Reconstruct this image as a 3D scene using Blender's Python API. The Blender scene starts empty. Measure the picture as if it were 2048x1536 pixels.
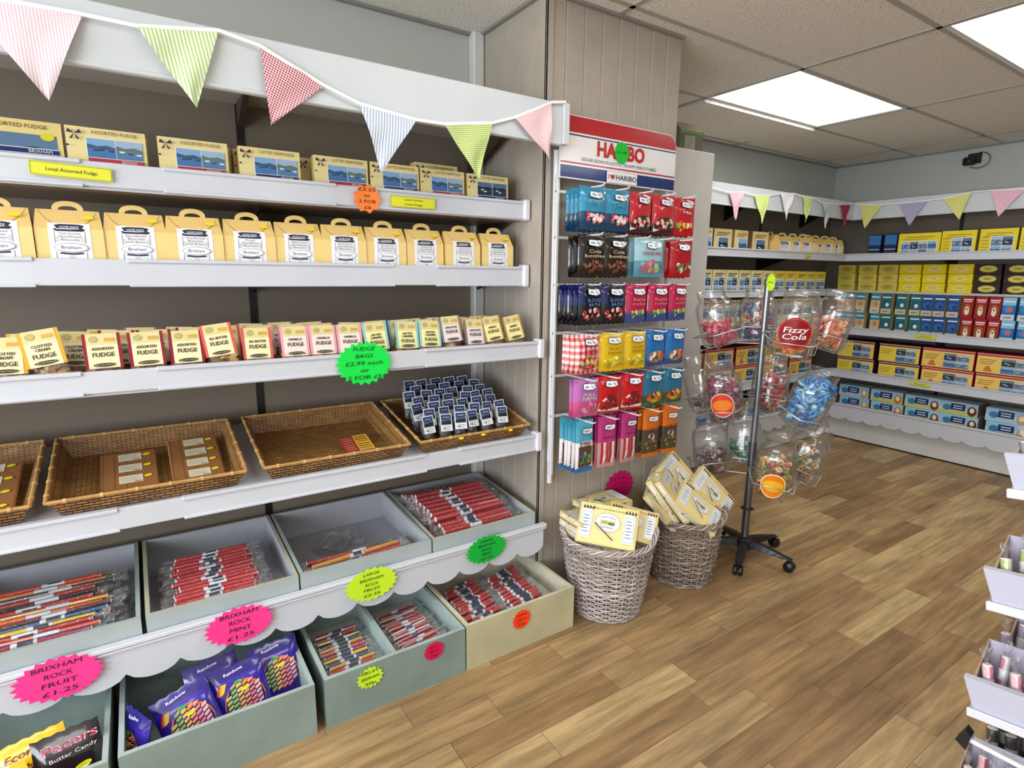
import bpy, math, random
from mathutils import Vector, Matrix, Euler
PI = math.pi
random.seed(7)
C = bpy.context.scene.collection
V = Vector
def TR(x=0, y=0, z=0, rz=0, rx=0, ry=0, s=1):
    return Matrix.Translation((x, y, z)) @ Euler((rx, ry, rz)).to_matrix().to_4x4() @ Matrix.Scale(s, 4)

# ---------------------------------------------------------------- camera, light, exposure
sc = bpy.context.scene
cd = bpy.data.cameras.new('camera'); cam = bpy.data.objects.new('camera', cd); C.objects.link(cam)
cd.sensor_fit = 'HORIZONTAL'; cd.sensor_width = 36; cd.lens = 36 * 1133.556 / 2048
cd.clip_start = 0.02
_p, _y, _r = 0.189795, 0.987931, 0.010105
_f = V((math.cos(_y) * math.cos(_p), math.sin(_y) * math.cos(_p), -math.sin(_p)))
_rt = V((math.sin(_y), -math.cos(_y), 0)); _u = _rt.cross(_f)
_r2 = _rt * math.cos(_r) + _u * math.sin(_r); _u2 = -_rt * math.sin(_r) + _u * math.cos(_r)
_m = Matrix((_r2, _u2, -_f)).transposed().to_4x4(); _m.translation = V((0, 0, 1.45))
cam.matrix_world = _m
sc.camera = cam
sc.view_settings.view_transform = 'Standard'; sc.view_settings.look = 'None'
sc.view_settings.gamma = 1; sc.view_settings.use_curve_mapping = False
sc.view_settings.exposure = 0.1
w = bpy.data.worlds.new('world'); sc.world = w; w.use_nodes = True
w.node_tree.nodes['Background'].inputs[0].default_value = (0.86, 0.92, 1, 1)
w.node_tree.nodes['Background'].inputs[1].default_value = 12.0      # overcast street light, reaches the room through the shop window only
sc.cycles.max_bounces = 9; sc.cycles.transparent_max_bounces = 24
sc.cycles.diffuse_bounces = 5; sc.cycles.glossy_bounces = 3; sc.cycles.transmission_bounces = 4
sc.cycles.caustics_reflective = False; sc.cycles.caustics_refractive = False
sc.cycles.sample_clamp_indirect = 4
sc.cycles.use_denoising = True
LAMP = 5.8            # emission of the ceiling panels
CEIL = 2.50
# grid of the suspended ceiling: lines at x = GX + 1.2 k, y = GY + 0.6 k; panels fill whole cells (k, j)
GX, GY = 1.755, 1.82
PANELS = [(1, 0), (1, -2), (1, -5), (-1, -2), (-1, -5), (-3, -2), (-3, -5)]

# ---------------------------------------------------------------- materials
def lin(c):
    if isinstance(c, str):
        c = c.lstrip('#'); c = c if len(c) == 6 else ''.join(q * 2 for q in c); c = tuple(int(c[i:i + 2], 16) / 255 for i in (0, 2, 4))
    return tuple((x / 12.92 if x <= 0.04045 else ((x + 0.055) / 1.055) ** 2.4) for x in c[:3])
def newmat(name):
    m = bpy.data.materials.new(name); m.use_nodes = True
    nt = m.node_tree; b = nt.nodes['Principled BSDF']
    return m, nt, b
def N(nt, t, **k):
    n = nt.nodes.new(t)
    for a, v in k.items(): setattr(n, a, v)
    return n
def attr_mat(name, rough=.5, metal=0, coat=0, bump=0, bscale=200, spec=.5, mottle=0, mscale=8):
    m, nt, b = newmat(name)
    a = N(nt, 'ShaderNodeAttribute', attribute_name='Col')
    out = a.outputs['Color']
    if mottle:
        tc = N(nt, 'ShaderNodeTexCoord'); nz = N(nt, 'ShaderNodeTexNoise'); nz.inputs['Scale'].default_value = mscale
        nz.inputs['Detail'].default_value = 5
        nt.links.new(tc.outputs['Object'], nz.inputs['Vector'])
        mr = N(nt, 'ShaderNodeMapRange'); mr.inputs[1].default_value = .3; mr.inputs[2].default_value = .7
        mr.inputs[3].default_value = 1 - mottle; mr.inputs[4].default_value = 1
        nt.links.new(nz.outputs[0], mr.inputs[0])
        hx = N(nt, 'ShaderNodeVectorMath', operation='SCALE')
        nt.links.new(out, hx.inputs[0]); nt.links.new(mr.outputs[0], hx.inputs['Scale']); out = hx.outputs[0]
    nt.links.new(out, b.inputs['Base Color'])
    b.inputs['Roughness'].default_value = rough; b.inputs['Metallic'].default_value = metal
    b.inputs['Coat Weight'].default_value = coat; b.inputs['Coat Roughness'].default_value = .08
    b.inputs['Specular IOR Level'].default_value = spec
    if bump:
        tc = N(nt, 'ShaderNodeTexCoord'); nz = N(nt, 'ShaderNodeTexNoise'); nz.inputs['Scale'].default_value = bscale
        nt.links.new(tc.outputs['Object'], nz.inputs['Vector'])
        bp = N(nt, 'ShaderNodeBump'); bp.inputs['Strength'].default_value = bump; bp.inputs['Distance'].default_value = .002
        nt.links.new(nz.outputs[0], bp.inputs['Height']); nt.links.new(bp.outputs[0], b.inputs['Normal'])
    return m
def film_mat(name, tint='#ffffff', alpha=.12, rough=.12, spec=1.0, bump=0):
    m, nt, b = newmat(name)
    nt.nodes.remove(b)
    tr = N(nt, 'ShaderNodeBsdfTransparent'); tr.inputs[0].default_value = (*lin(tint), 1)
    gl = N(nt, 'ShaderNodeBsdfGlossy'); gl.inputs['Roughness'].default_value = rough
    df = N(nt, 'ShaderNodeBsdfDiffuse'); df.inputs[0].default_value = (.85, .88, .9, 1)
    lw = N(nt, 'ShaderNodeLayerWeight'); lw.inputs[0].default_value = .5
    fr = N(nt, 'ShaderNodeMapRange'); fr.inputs[1].default_value = .35; fr.inputs[3].default_value = .05; fr.inputs[4].default_value = .55
    nt.links.new(lw.outputs['Facing'], fr.inputs[0])
    mt = N(nt, 'ShaderNodeMath', operation='MULTIPLY'); mt.inputs[1].default_value = spec
    m1 = N(nt, 'ShaderNodeMixShader'); m2 = N(nt, 'ShaderNodeMixShader')
    m1.inputs[0].default_value = alpha
    nt.links.new(tr.outputs[0], m1.inputs[1]); nt.links.new(df.outputs[0], m1.inputs[2])
    nt.links.new(fr.outputs[0], mt.inputs[0]); nt.links.new(mt.outputs[0], m2.inputs[0])
    nt.links.new(m1.outputs[0], m2.inputs[1]); nt.links.new(gl.outputs[0], m2.inputs[2])
    if bump:
        nz = N(nt, 'ShaderNodeTexNoise'); nz.inputs['Scale'].default_value = 60
        tc = N(nt, 'ShaderNodeTexCoord'); nt.links.new(tc.outputs['Object'], nz.inputs['Vector'])
        bp = N(nt, 'ShaderNodeBump'); bp.inputs['Strength'].default_value = bump; bp.inputs['Distance'].default_value = .01
        nt.links.new(nz.outputs[0], bp.inputs['Height'])
        nt.links.new(bp.outputs[0], gl.inputs['Normal']); nt.links.new(bp.outputs[0], lw.inputs['Normal'])
    nt.links.new(m2.outputs[0], nt.nodes['Material Output'].inputs[0])
    return m
M = {}
M['paper'] = attr_mat('printed_card', .55, spec=.35)
M['gloss'] = attr_mat('glossy_plastic', .22, coat=.4, bump=.0)
M['pack'] = attr_mat('crinkled_foil_pack', .2, coat=.7, bump=.45, bscale=45)
M['white'] = attr_mat('white_laminate', .38, mottle=.05, mscale=6)
M['paint'] = attr_mat('painted_board', .5, mottle=.10, mscale=9, bump=.1, bscale=120)
M['worn'] = attr_mat('worn_painted_crate', .55, mottle=.22, mscale=7, bump=.2, bscale=60)
M['metal'] = attr_mat('grey_metal', .3, metal=.85)
M['black'] = attr_mat('black_plastic', .35)
M['candy'] = attr_mat('candy', .18, coat=.5)
M['fudge'] = attr_mat('fudge', .7)
M['wicker'] = attr_mat('willow', .6, mottle=.3, mscale=35)
M['film'] = film_mat('clear_film', alpha=.05, rough=.1, spec=1.2, bump=1.0)
M['jar'] = film_mat('clear_jar_plastic', alpha=.02, rough=.03, spec=1.3)

def stripe_mat(name, ca, cb, kind='stripe', freq=110):
    m, nt, b = newmat(name)
    tc = N(nt, 'ShaderNodeTexCoord'); sx = N(nt, 'ShaderNodeSeparateXYZ'); nt.links.new(tc.outputs['Object'], sx.inputs[0])
    def band(o):
        mu = N(nt, 'ShaderNodeMath', operation='MULTIPLY'); mu.inputs[1].default_value = freq; nt.links.new(o, mu.inputs[0])
        fr = N(nt, 'ShaderNodeMath', operation='FRACT'); nt.links.new(mu.outputs[0], fr.inputs[0])
        gt = N(nt, 'ShaderNodeMath', operation='GREATER_THAN'); gt.inputs[1].default_value = .5; nt.links.new(fr.outputs[0], gt.inputs[0])
        return gt.outputs[0]
    f = band(sx.outputs[0])
    if kind == 'gingham':
        g = band(sx.outputs[2]); ad = N(nt, 'ShaderNodeMath', operation='ADD'); nt.links.new(f, ad.inputs[0]); nt.links.new(g, ad.inputs[1])
        hv = N(nt, 'ShaderNodeMath', operation='MULTIPLY'); hv.inputs[1].default_value = .5; nt.links.new(ad.outputs[0], hv.inputs[0]); f = hv.outputs[0]
    mx = N(nt, 'ShaderNodeMix', data_type='RGBA')
    mx.inputs['A'].default_value = (*lin(ca), 1); mx.inputs['B'].default_value = (*lin(cb), 1)
    nt.links.new(f, mx.inputs['Factor']); nt.links.new(mx.outputs['Result'], b.inputs['Base Color'])
    b.inputs['Roughness'].default_value = .9; b.inputs['Specular IOR Level'].default_value = .1
    return m

def weave_mat(name, c1, c2, c3):
    m, nt, b = newmat(name)
    tc = N(nt, 'ShaderNodeTexCoord'); mp = N(nt, 'ShaderNodeMapping'); nt.links.new(tc.outputs['Object'], mp.inputs[0])
    mp.inputs['Rotation'].default_value = (.0, 0, 0)
    br = N(nt, 'ShaderNodeTexBrick'); br.inputs['Scale'].default_value = 34; br.inputs['Mortar Size'].default_value = .05
    br.inputs['Color1'].default_value = (*lin(c1), 1); br.inputs['Color2'].default_value = (*lin(c2), 1); br.inputs['Mortar'].default_value = (*lin(c3), 1)
    br.inputs['Brick Width'].default_value = .9; br.inputs['Row Height'].default_value = .22
    sx = N(nt, 'ShaderNodeSeparateXYZ'); nt.links.new(mp.outputs[0], sx.inputs[0])
    ad = N(nt, 'ShaderNodeMath', operation='ADD'); nt.links.new(sx.outputs[1], ad.inputs[0]); nt.links.new(sx.outputs[2], ad.inputs[1])
    cb = N(nt, 'ShaderNodeCombineXYZ'); nt.links.new(sx.outputs[0], cb.inputs[0]); nt.links.new(ad.outputs[0], cb.inputs[1])
    nt.links.new(cb.outputs[0], br.inputs['Vector'])
    nz = N(nt, 'ShaderNodeTexNoise'); nz.inputs['Scale'].default_value = 25; nt.links.new(tc.outputs['Object'], nz.inputs['Vector'])
    mr = N(nt, 'ShaderNodeMapRange'); mr.inputs[3].default_value = .55; mr.inputs[4].default_value = 1.35; nt.links.new(nz.outputs[0], mr.inputs[0])
    hx = N(nt, 'ShaderNodeVectorMath', operation='SCALE'); nt.links.new(br.outputs[0], hx.inputs[0]); nt.links.new(mr.outputs[0], hx.inputs['Scale'])
    nt.links.new(hx.outputs[0], b.inputs['Base Color']); b.inputs['Roughness'].default_value = .4
    bp = N(nt, 'ShaderNodeBump'); bp.inputs['Strength'].default_value = .8; bp.inputs['Distance'].default_value = .003
    nt.links.new(br.outputs['Fac'], bp.inputs['Height']); bp.invert = True; nt.links.new(bp.outputs[0], b.inputs['Normal'])
    return m
M['bamboo'] = weave_mat('bamboo_weave', '#d2a262', '#a87842', '#4a2c12')

def floor_mat():
    m, nt, b = newmat('oak_vinyl_planks')
    L = nt.links.new
    tc = N(nt, 'ShaderNodeTexCoord'); sx = N(nt, 'ShaderNodeSeparateXYZ'); L(tc.outputs['Object'], sx.inputs[0])
    def mth(op, a, bb=None):
        n = N(nt, 'ShaderNodeMath', operation=op)
        for i, q in enumerate((a, bb)):
            if q is None: continue
            if isinstance(q, (int, float)): n.inputs[i].default_value = q
            else: L(q, n.inputs[i])
        return n.outputs[0]
    W, LN = .118, .62
    row = mth('FLOOR', mth('DIVIDE', mth('ADD', sx.outputs[1], .03), W))
    wn = N(nt, 'ShaderNodeTexWhiteNoise', noise_dimensions='1D'); L(row, wn.inputs['W'])
    xo = mth('DIVIDE', mth('ADD', sx.outputs[0], mth('MULTIPLY', wn.outputs['Value'], 3.1)), LN)
    colx = mth('FLOOR', xo)
    cb = N(nt, 'ShaderNodeCombineXYZ'); L(row, cb.inputs[0]); L(colx, cb.inputs[1])
    w2 = N(nt, 'ShaderNodeTexWhiteNoise', noise_dimensions='3D'); L(cb.outputs[0], w2.inputs['Vector'])
    rmp = N(nt, 'ShaderNodeValToRGB'); e = rmp.color_ramp.elements
    e[0].color = (*lin('#997953'), 1); e[1].color = (*lin('#cdb07c'), 1)
    q = rmp.color_ramp.elements.new(.35); q.color = (*lin('#ac895e'), 1)
    q = rmp.color_ramp.elements.new(.7); q.color = (*lin('#ba9b6e'), 1)
    L(w2.outputs['Value'], rmp.inputs[0])
    # grain
    cg = N(nt, 'ShaderNodeCombineXYZ'); L(mth('MULTIPLY', sx.outputs[0], 3.2), cg.inputs[0]); L(mth('MULTIPLY', sx.outputs[1], 42), cg.inputs[1])
    L(mth('MULTIPLY', w2.outputs['Value'], 50), cg.inputs[2])
    nz = N(nt, 'ShaderNodeTexNoise'); nz.inputs['Scale'].default_value = 1; nz.inputs['Detail'].default_value = 6; nz.inputs['Roughness'].default_value = .65
    L(cg.outputs[0], nz.inputs['Vector'])
    g1 = N(nt, 'ShaderNodeMapRange'); g1.inputs[1].default_value = .3; g1.inputs[2].default_value = .7; g1.inputs[3].default_value = .56; g1.inputs[4].default_value = 1.18
    L(nz.outputs[0], g1.inputs[0])
    cg2 = N(nt, 'ShaderNodeCombineXYZ'); L(mth('MULTIPLY', sx.outputs[0], 2.2), cg2.inputs[0]); L(mth('MULTIPLY', sx.outputs[1], 9), cg2.inputs[1])
    nz2 = N(nt, 'ShaderNodeTexNoise'); nz2.inputs['Scale'].default_value = 1; nz2.inputs['Detail'].default_value = 3
    L(cg2.outputs[0], nz2.inputs['Vector'])
    g2 = N(nt, 'ShaderNodeMapRange'); g2.inputs[1].default_value = .3; g2.inputs[2].default_value = .7; g2.inputs[3].default_value = .68; g2.inputs[4].default_value = 1.14
    L(nz2.outputs[0], g2.inputs[0])
    sc1 = N(nt, 'ShaderNodeVectorMath', operation='SCALE'); L(rmp.outputs[0], sc1.inputs[0]); L(mth('MULTIPLY', g1.outputs[0], g2.outputs[0]), sc1.inputs['Scale'])
    # joints
    fy = mth('FRACT', mth('DIVIDE', mth('ADD', sx.outputs[1], .03), W)); fx = mth('FRACT', xo)
    j = mth('ADD', mth('LESS_THAN', fy, .018), mth('LESS_THAN', fx, .004))
    mx = N(nt, 'ShaderNodeMix', data_type='RGBA'); L(mth('MULTIPLY', mth('MINIMUM', j, 1), .6), mx.inputs['Factor'])
    L(sc1.outputs[0], mx.inputs['A']); mx.inputs['B'].default_value = (*lin('#4a3420'), 1)
    L(mx.outputs['Result'], b.inputs['Base Color']); b.inputs['Roughness'].default_value = .42
    b.inputs['Specular IOR Level'].default_value = .35
    bp = N(nt, 'ShaderNodeBump'); bp.inputs['Strength'].default_value = .15; bp.inputs['Distance'].default_value = .001
    L(nz.outputs[0], bp.inputs['Height']); L(bp.outputs[0], b.inputs['Normal'])
    return m
def wall_mat(name, col, rough=.7, groove=0, axis=0, fiss=False, off=0.0):
    m, nt, b = newmat(name); L = nt.links.new
    b.inputs['Base Color'].default_value = (*lin(col), 1); b.inputs['Roughness'].default_value = rough
    b.inputs['Specular IOR Level'].default_value = .25
    tc = N(nt, 'ShaderNodeTexCoord')
    nz = N(nt, 'ShaderNodeTexNoise'); nz.inputs['Scale'].default_value = 60 if not fiss else 38; nz.inputs['Detail'].default_value = 6
    L(tc.outputs['Object'], nz.inputs['Vector'])
    bp = N(nt, 'ShaderNodeBump'); bp.inputs['Strength'].default_value = .12 if not fiss else .5; bp.inputs['Distance'].default_value = .002
    L(nz.outputs[0], bp.inputs['Height']); L(bp.outputs[0], b.inputs['Normal'])
    if fiss:
        vo = N(nt, 'ShaderNodeTexNoise'); vo.inputs['Scale'].default_value = 120; vo.inputs['Detail'].default_value = 3
        L(tc.outputs['Object'], vo.inputs['Vector'])
        mr = N(nt, 'ShaderNodeMapRange'); mr.inputs[1].default_value = .36; mr.inputs[2].default_value = .44; L(vo.outputs[0], mr.inputs[0])
        mx = N(nt, 'ShaderNodeMix', data_type='RGBA'); mx.inputs['A'].default_value = (*lin('#bdb9b0'), 1); mx.inputs['B'].default_value = (*lin(col), 1)
        L(mr.outputs[0], mx.inputs['Factor']); L(mx.outputs['Result'], b.inputs['Base Color'])
    return m
M['floor'] = floor_mat()
M['wall_paint'] = wall_mat('pale_wall_paint', '#bcc0bb')
M['taupe'] = wall_mat('taupe_back_panel', '#867b6d')
M['tile'] = wall_mat('ceiling_tile', '#f0ede6', .9, fiss=True)
m, nt, b = newmat('lamp_diffuser'); b.inputs['Emission Color'].default_value = (1, .985, .96, 1); b.inputs['Emission Strength'].default_value = LAMP
M['lamp'] = m

# ---------------------------------------------------------------- mesh builder
_glyph = {}
def glyph(txt):
    if txt in _glyph: return _glyph[txt]
    cu = bpy.data.curves.new('t', 'FONT'); cu.body = txt; cu.size = 1; cu.resolution_u = 2
    cu.align_x = 'CENTER'; cu.align_y = 'CENTER'
    ob = bpy.data.objects.new('t', cu); C.objects.link(ob)
    dg = bpy.context.evaluated_depsgraph_get(); me = bpy.data.meshes.new_from_object(ob.evaluated_get(dg))
    vs = [tuple(v.co) for v in me.vertices]; fs = [tuple(p.vertices) for p in me.polygons]
    bpy.data.objects.remove(ob); bpy.data.curves.remove(cu); bpy.data.meshes.remove(me)
    if vs:
        xs = [v[0] for v in vs]; wdt = max(xs) - min(xs)
    else: wdt = 1
    _glyph[txt] = (vs, fs, wdt); return _glyph[txt]

class MB:
    def __init__(s): s.v = []; s.f = []; s.c = []; s.m = []; s.sm = []; s.mats = []; s.X = Matrix()
    def mi(s, mat):
        if mat not in s.mats: s.mats.append(mat)
        return s.mats.index(mat)
    def add(s, vs, fs, col, mat='paper', smooth=False):
        n = len(s.v); X = s.X
        s.v += [tuple(X @ V(p)) for p in vs]
        mi = s.mi(mat); cl = None if isinstance(col, list) else lin(col)
        for i, f in enumerate(fs):
            s.f.append(tuple(n + k for k in f)); s.c.append(lin(col[i]) if cl is None else cl); s.m.append(mi); s.sm.append(smooth)
        return s
    def box(s, a, b, col, mat='paper', cols=None):
        (x0, y0, z0), (x1, y1, z1) = a, b
        vs = [(x0, y0, z0), (x1, y0, z0), (x1, y1, z0), (x0, y1, z0), (x0, y0, z1), (x1, y0, z1), (x1, y1, z1), (x0, y1, z1)]
        fs = [(0, 3, 2, 1), (4, 5, 6, 7), (0, 1, 5, 4), (1, 2, 6, 5), (2, 3, 7, 6), (3, 0, 4, 7)]   # bottom, top, front, right, back, left
        return s.add(vs, fs, cols or col, mat)
    def cbox(s, a, b, col, mat='white', c=.003):
        (x0, y0, z0), (x1, y1, z1) = a, b; vs = []; idx = {}
        for ix in (0, 1):
            for iy in (0, 1):
                for iz in (0, 1):
                    X = (x0, x1)[ix]; Y = (y0, y1)[iy]; Z = (z0, z1)[iz]; sx = c * (1 - 2 * ix); sy = c * (1 - 2 * iy); sz = c * (1 - 2 * iz)
                    for k, p in enumerate(((X, Y + sy, Z + sz), (X + sx, Y, Z + sz), (X + sx, Y + sy, Z))):
                        idx[(ix, iy, iz, k)] = len(vs); vs.append(p)
        I = lambda *q: idx[q]
        fs = []
        for i in (0, 1):
            a4 = [I(i, 0, 0, 0), I(i, 1, 0, 0), I(i, 1, 1, 0), I(i, 0, 1, 0)]; fs.append(a4 if i else a4[::-1])
            a4 = [I(0, i, 0, 1), I(0, i, 1, 1), I(1, i, 1, 1), I(1, i, 0, 1)]; fs.append(a4 if i else a4[::-1])
            a4 = [I(0, 0, i, 2), I(1, 0, i, 2), I(1, 1, i, 2), I(0, 1, i, 2)]; fs.append(a4 if i else a4[::-1])
        for i in (0, 1):
            for j in (0, 1):
                e = [I(i, j, 0, 0), I(i, j, 0, 1), I(i, j, 1, 1), I(i, j, 1, 0)]; fs.append(e if (i == j) else e[::-1])
                e = [I(i, 0, j, 0), I(i, 0, j, 2), I(i, 1, j, 2), I(i, 1, j, 0)]; fs.append(e if (i != j) else e[::-1])
                e = [I(0, i, j, 1), I(0, i, j, 2), I(1, i, j, 2), I(1, i, j, 1)]; fs.append(e if (i == j) else e[::-1])
        for i in (0, 1):
            for j in (0, 1):
                for k in (0, 1):
                    t = [I(i, j, k, 0), I(i, j, k, 1), I(i, j, k, 2)]; fs.append(t if (i + j + k) % 2 else t[::-1])
        return s.add(vs, fs, col, mat)
    def prism(s, poly, h, col, mat='paper', axis='y', at=0.0, cap=None):
        # poly in (u, v); extruded from at to at+h along axis
        mp = {'y': lambda u, v, t: (u, t, v), 'x': lambda u, v, t: (t, u, v), 'z': lambda u, v, t: (u, v, t)}[axis]
        n = len(poly); vs = [mp(u, v, at) for u, v in poly] + [mp(u, v, at + h) for u, v in poly]
        fs = [tuple(range(n)), tuple(range(2 * n - 1, n - 1, -1))] + [(i, n + i, n + (i + 1) % n, (i + 1) % n) for i in range(n)]
        return s.add(vs, fs, col, mat)
    def tube(s, pts, r, col, mat='metal', n=8, closed=False, cap=True, smooth=True):
        pts = [V(p) for p in pts]; rs = r if isinstance(r, list) else [r] * len(pts); vs = []; fs = []
        L = len(pts); up = None
        for i, p in enumerate(pts):
            if closed: t = pts[(i + 1) % L] - pts[i - 1]
            else: t = pts[min(i + 1, L - 1)] - pts[max(i - 1, 0)]
            if t.length < 1e-9: t = V((0, 0, 1))
            t.normalize()
            if up is None: up = t.orthogonal().normalized()
            a = (up - t * up.dot(t)); a = a.normalized() if a.length > 1e-6 else t.orthogonal().normalized(); up = a; bb = t.cross(a)
            for k in range(n):
                an = 2 * PI * k / n; vs.append(p + (a * math.cos(an) + bb * math.sin(an)) * rs[i])
        for i in range(L if closed else L - 1):
            j = (i + 1) % L
            for k in range(n):
                fs.append((i * n + k, i * n + (k + 1) % n, j * n + (k + 1) % n, j * n + k))
        s.add(vs, fs, col, mat, smooth)
        if cap and not closed:
            s.add(vs[:n], [tuple(range(n))[::-1]], col if not isinstance(col, list) else col[0], mat)
            s.add(vs[-n:], [tuple(range(n))], col if not isinstance(col, list) else col[-1], mat)
        return s
    def lathe(s, prof, col, mat='jar', n=24, smooth=True, sq=0):
        vs = []; fs = []
        for r, z in prof:
            for k in range(n):
                an = 2 * PI * k / n; q = 1 + sq * math.cos(4 * an) * (-.5)
                vs.append((r * q * math.cos(an), r * q * math.sin(an), z))
        for i in range(len(prof) - 1):
            for k in range(n):
                fs.append((i * n + k, i * n + (k + 1) % n, (i + 1) * n + (k + 1) % n, (i + 1) * n + k))
        return s.add(vs, fs, col, mat, smooth)
    def blob(s, c, r, col, mat='candy', n=8, m=5, sz=(1, 1, 1)):
        vs = []; fs = []
        for i in range(m + 1):
            ph = PI * i / m
            for k in range(n):
                an = 2 * PI * k / n
                vs.append((c[0] + r * sz[0] * math.sin(ph) * math.cos(an), c[1] + r * sz[1] * math.sin(ph) * math.sin(an), c[2] - r * sz[2] * math.cos(ph)))
        for i in range(m):
            for k in range(n): fs.append((i * n + k, i * n + (k + 1) % n, (i + 1) * n + (k + 1) % n, (i + 1) * n + k))
        return s.add(vs, fs, col, mat, True)
    def build(s, name, parent=None, loc=None):
        me = bpy.data.meshes.new(name); me.from_pydata(s.v, [], s.f)
        for k in s.mats: me.materials.append(M[k])
        me.polygons.foreach_set('material_index', s.m); me.polygons.foreach_set('use_smooth', s.sm)
        at = me.color_attributes.new('Col', 'FLOAT_COLOR', 'CORNER'); buf = []
        for f, c in zip(s.f, s.c): buf += [c[0], c[1], c[2], 1.0] * len(f)
        at.data.foreach_set('color', buf); me.update()
        o = bpy.data.objects.new(name, me); C.objects.link(o)
        if parent: o.parent = parent
        if loc: o.location = loc
        return o

class Print:
    """Ink on a surface: shapes laid a hair above it. f(u, v, h) -> point"""
    def __init__(s, mb, f, mat='paper', step=.00035): s.mb = mb; s.f = f; s.mat = mat; s.k = 1; s.step = step
    def poly(s, pts, col, k=None):
        s.k += 1; h = s.step * (k or s.k)
        s.mb.add([s.f(u, v, h) for u, v in pts], [tuple(range(len(pts)))], col, s.mat); return s
    def rect(s, u0, v0, u1, v1, col, k=None, nu=1, nv=1):
        s.k += 1; h = s.step * (k or s.k); vs = []; fs = []
        for j in range(nv + 1):
            for i in range(nu + 1): vs.append(s.f(u0 + (u1 - u0) * i / nu, v0 + (v1 - v0) * j / nv, h))
        for j in range(nv):
            for i in range(nu):
                a = j * (nu + 1) + i; fs.append((a, a + 1, a + nu + 2, a + nu + 1))
        s.mb.add(vs, fs, col, s.mat); return s
    def ell(s, u, v, a, b, col, n=16, rot=0, k=None):
        c, d = math.cos(rot), math.sin(rot)
        return s.poly([(u + a * math.cos(t) * c - b * math.sin(t) * d, v + a * math.cos(t) * d + b * math.sin(t) * c) for t in (2 * PI * i / n for i in range(n))], col, k)
    def ring(s, u, v, a, b, col, w=.001, n=18):
        s.k += 1; h = s.step * s.k; vs = []
        for i in range(n):
            t = 2 * PI * i / n
            vs += [s.f(u + a * math.cos(t), v + b * math.sin(t), h), s.f(u + (a - w) * math.cos(t), v + (b - w) * math.sin(t), h)]
        s.mb.add(vs, [(2 * i, (2 * i + 2) % (2 * n), (2 * i + 3) % (2 * n), 2 * i + 1) for i in range(n)], col, s.mat); return s
    def frame(s, u0, v0, u1, v1, col, w=.001):
        s.rect(u0, v0, u1, v0 + w, col); k = s.k
        s.rect(u0, v1 - w, u1, v1, col, k); s.rect(u0, v0 + w, u0 + w, v1 - w, col, k); s.rect(u1 - w, v0 + w, u1, v1 - w, col, k); s.k = k; return s
    def text(s, t, u, v, size, col, width=None, rot=0, shear=0, bold=0, fn=None):
        s.k += 1; h = s.step * s.k; vs, fs, wd = glyph(t)
        if not vs: return s
        sx = size if width is None else width / wd; c, d = math.cos(rot), math.sin(rot)
        out = []
        for x, y, z in vs:
            X = x * sx + y * size * shear; Y = y * size
            if fn: Y += fn(X)
            out.append(s.f(u + X * c - Y * d, v + X * d + Y * c, h))
        s.mb.add(out, fs, col, s.mat)
        if bold:
            o2 = []
            for x, y, z in vs:
                X = x * sx + y * size * shear + bold; Y = y * size
                if fn: Y += fn(X)
                o2.append(s.f(u + X * c - Y * d, v + X * d + Y * c, h + .00004))
            s.mb.add(o2, fs, col, s.mat)
        return s
def front(y, X=None):                       # plane facing -y: u = x, v = z
    return lambda u, v, h: (u, y - h, v)
def topf(z): return lambda u, v, h: (u, v, z + h)

# ---------------------------------------------------------------- object helpers
def tag(o, label, cat, group=None, kind=None):
    if label: o['label'] = label
    if cat: o['category'] = cat
    if group: o['group'] = group
    if kind: o['kind'] = kind
    return o
def struct(name, mb): o = mb.build(name); o['kind'] = 'structure'; return o
def empty(name, loc=(0, 0, 0)):
    o = bpy.data.objects.new(name, None); C.objects.link(o); o.location = loc; o.empty_display_size = .05; return o
def pose(o, loc, rz=0, rx=0, ry=0, s=1):
    o.location = loc; o.rotation_euler = (rx, ry, rz)
    if s != 1: o.scale = (s, s, s)
    return o
USED = set()
def dup(root):
    """first call hands out the thing itself, later calls copy it with its parts"""
    if root.name not in USED:
        USED.add(root.name); return root
    kids = [k for k in bpy.data.objects if k.parent == root]
    r = root.copy(); C.objects.link(r)
    for k in kids:
        c = k.copy(); C.objects.link(c); c.parent = r
    USED.add(r.name); return r
ORD = ['first', 'second', 'third', 'fourth', 'fifth', 'sixth', 'seventh', 'eighth', 'ninth', 'tenth', 'eleventh', 'twelfth', 'thirteenth', 'fourteenth', 'fifteenth', 'sixteenth', 'seventeenth', 'eighteenth', 'nineteenth', 'twentieth']
def od(i, n):
    return 'leftmost' if i == 0 else 'rightmost' if i == n - 1 else ORD[i] + ' from left'
# ================================================================ room shell
X0, X1, Y0, YA, YA2 = -3.0, 5.77, -3.2, 2.42, 3.10
mb = MB(); mb.box((X0 - .2, Y0 - .2, -.05), (X1 + .2, YA2 + .2, 0), '#a08050', 'floor'); struct('floor', mb)
mb = MB(); mb.box((X0, YA, 0), (1.40, YA + .1, CEIL + .1), '#fff', 'wall_paint')
mb.X = Matrix(); struct('wall_left', mb)
mb = MB(); mb.box((2.155, YA2, 0), (X1, YA2 + .1, CEIL + .1), '#fff', 'wall_paint'); struct('wall_alcove', mb)
mb = MB(); mb.box((X1, Y0, 0), (X1 + .1, YA2 + .1, CEIL + .1), '#fff', 'wall_paint'); struct('wall_far', mb)
mb = MB(); mb.box((X0 - .1, Y0 - .1, 0), (X1 + .1, Y0, CEIL + .1), '#fff', 'wall_paint'); struct('wall_right', mb)
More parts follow.
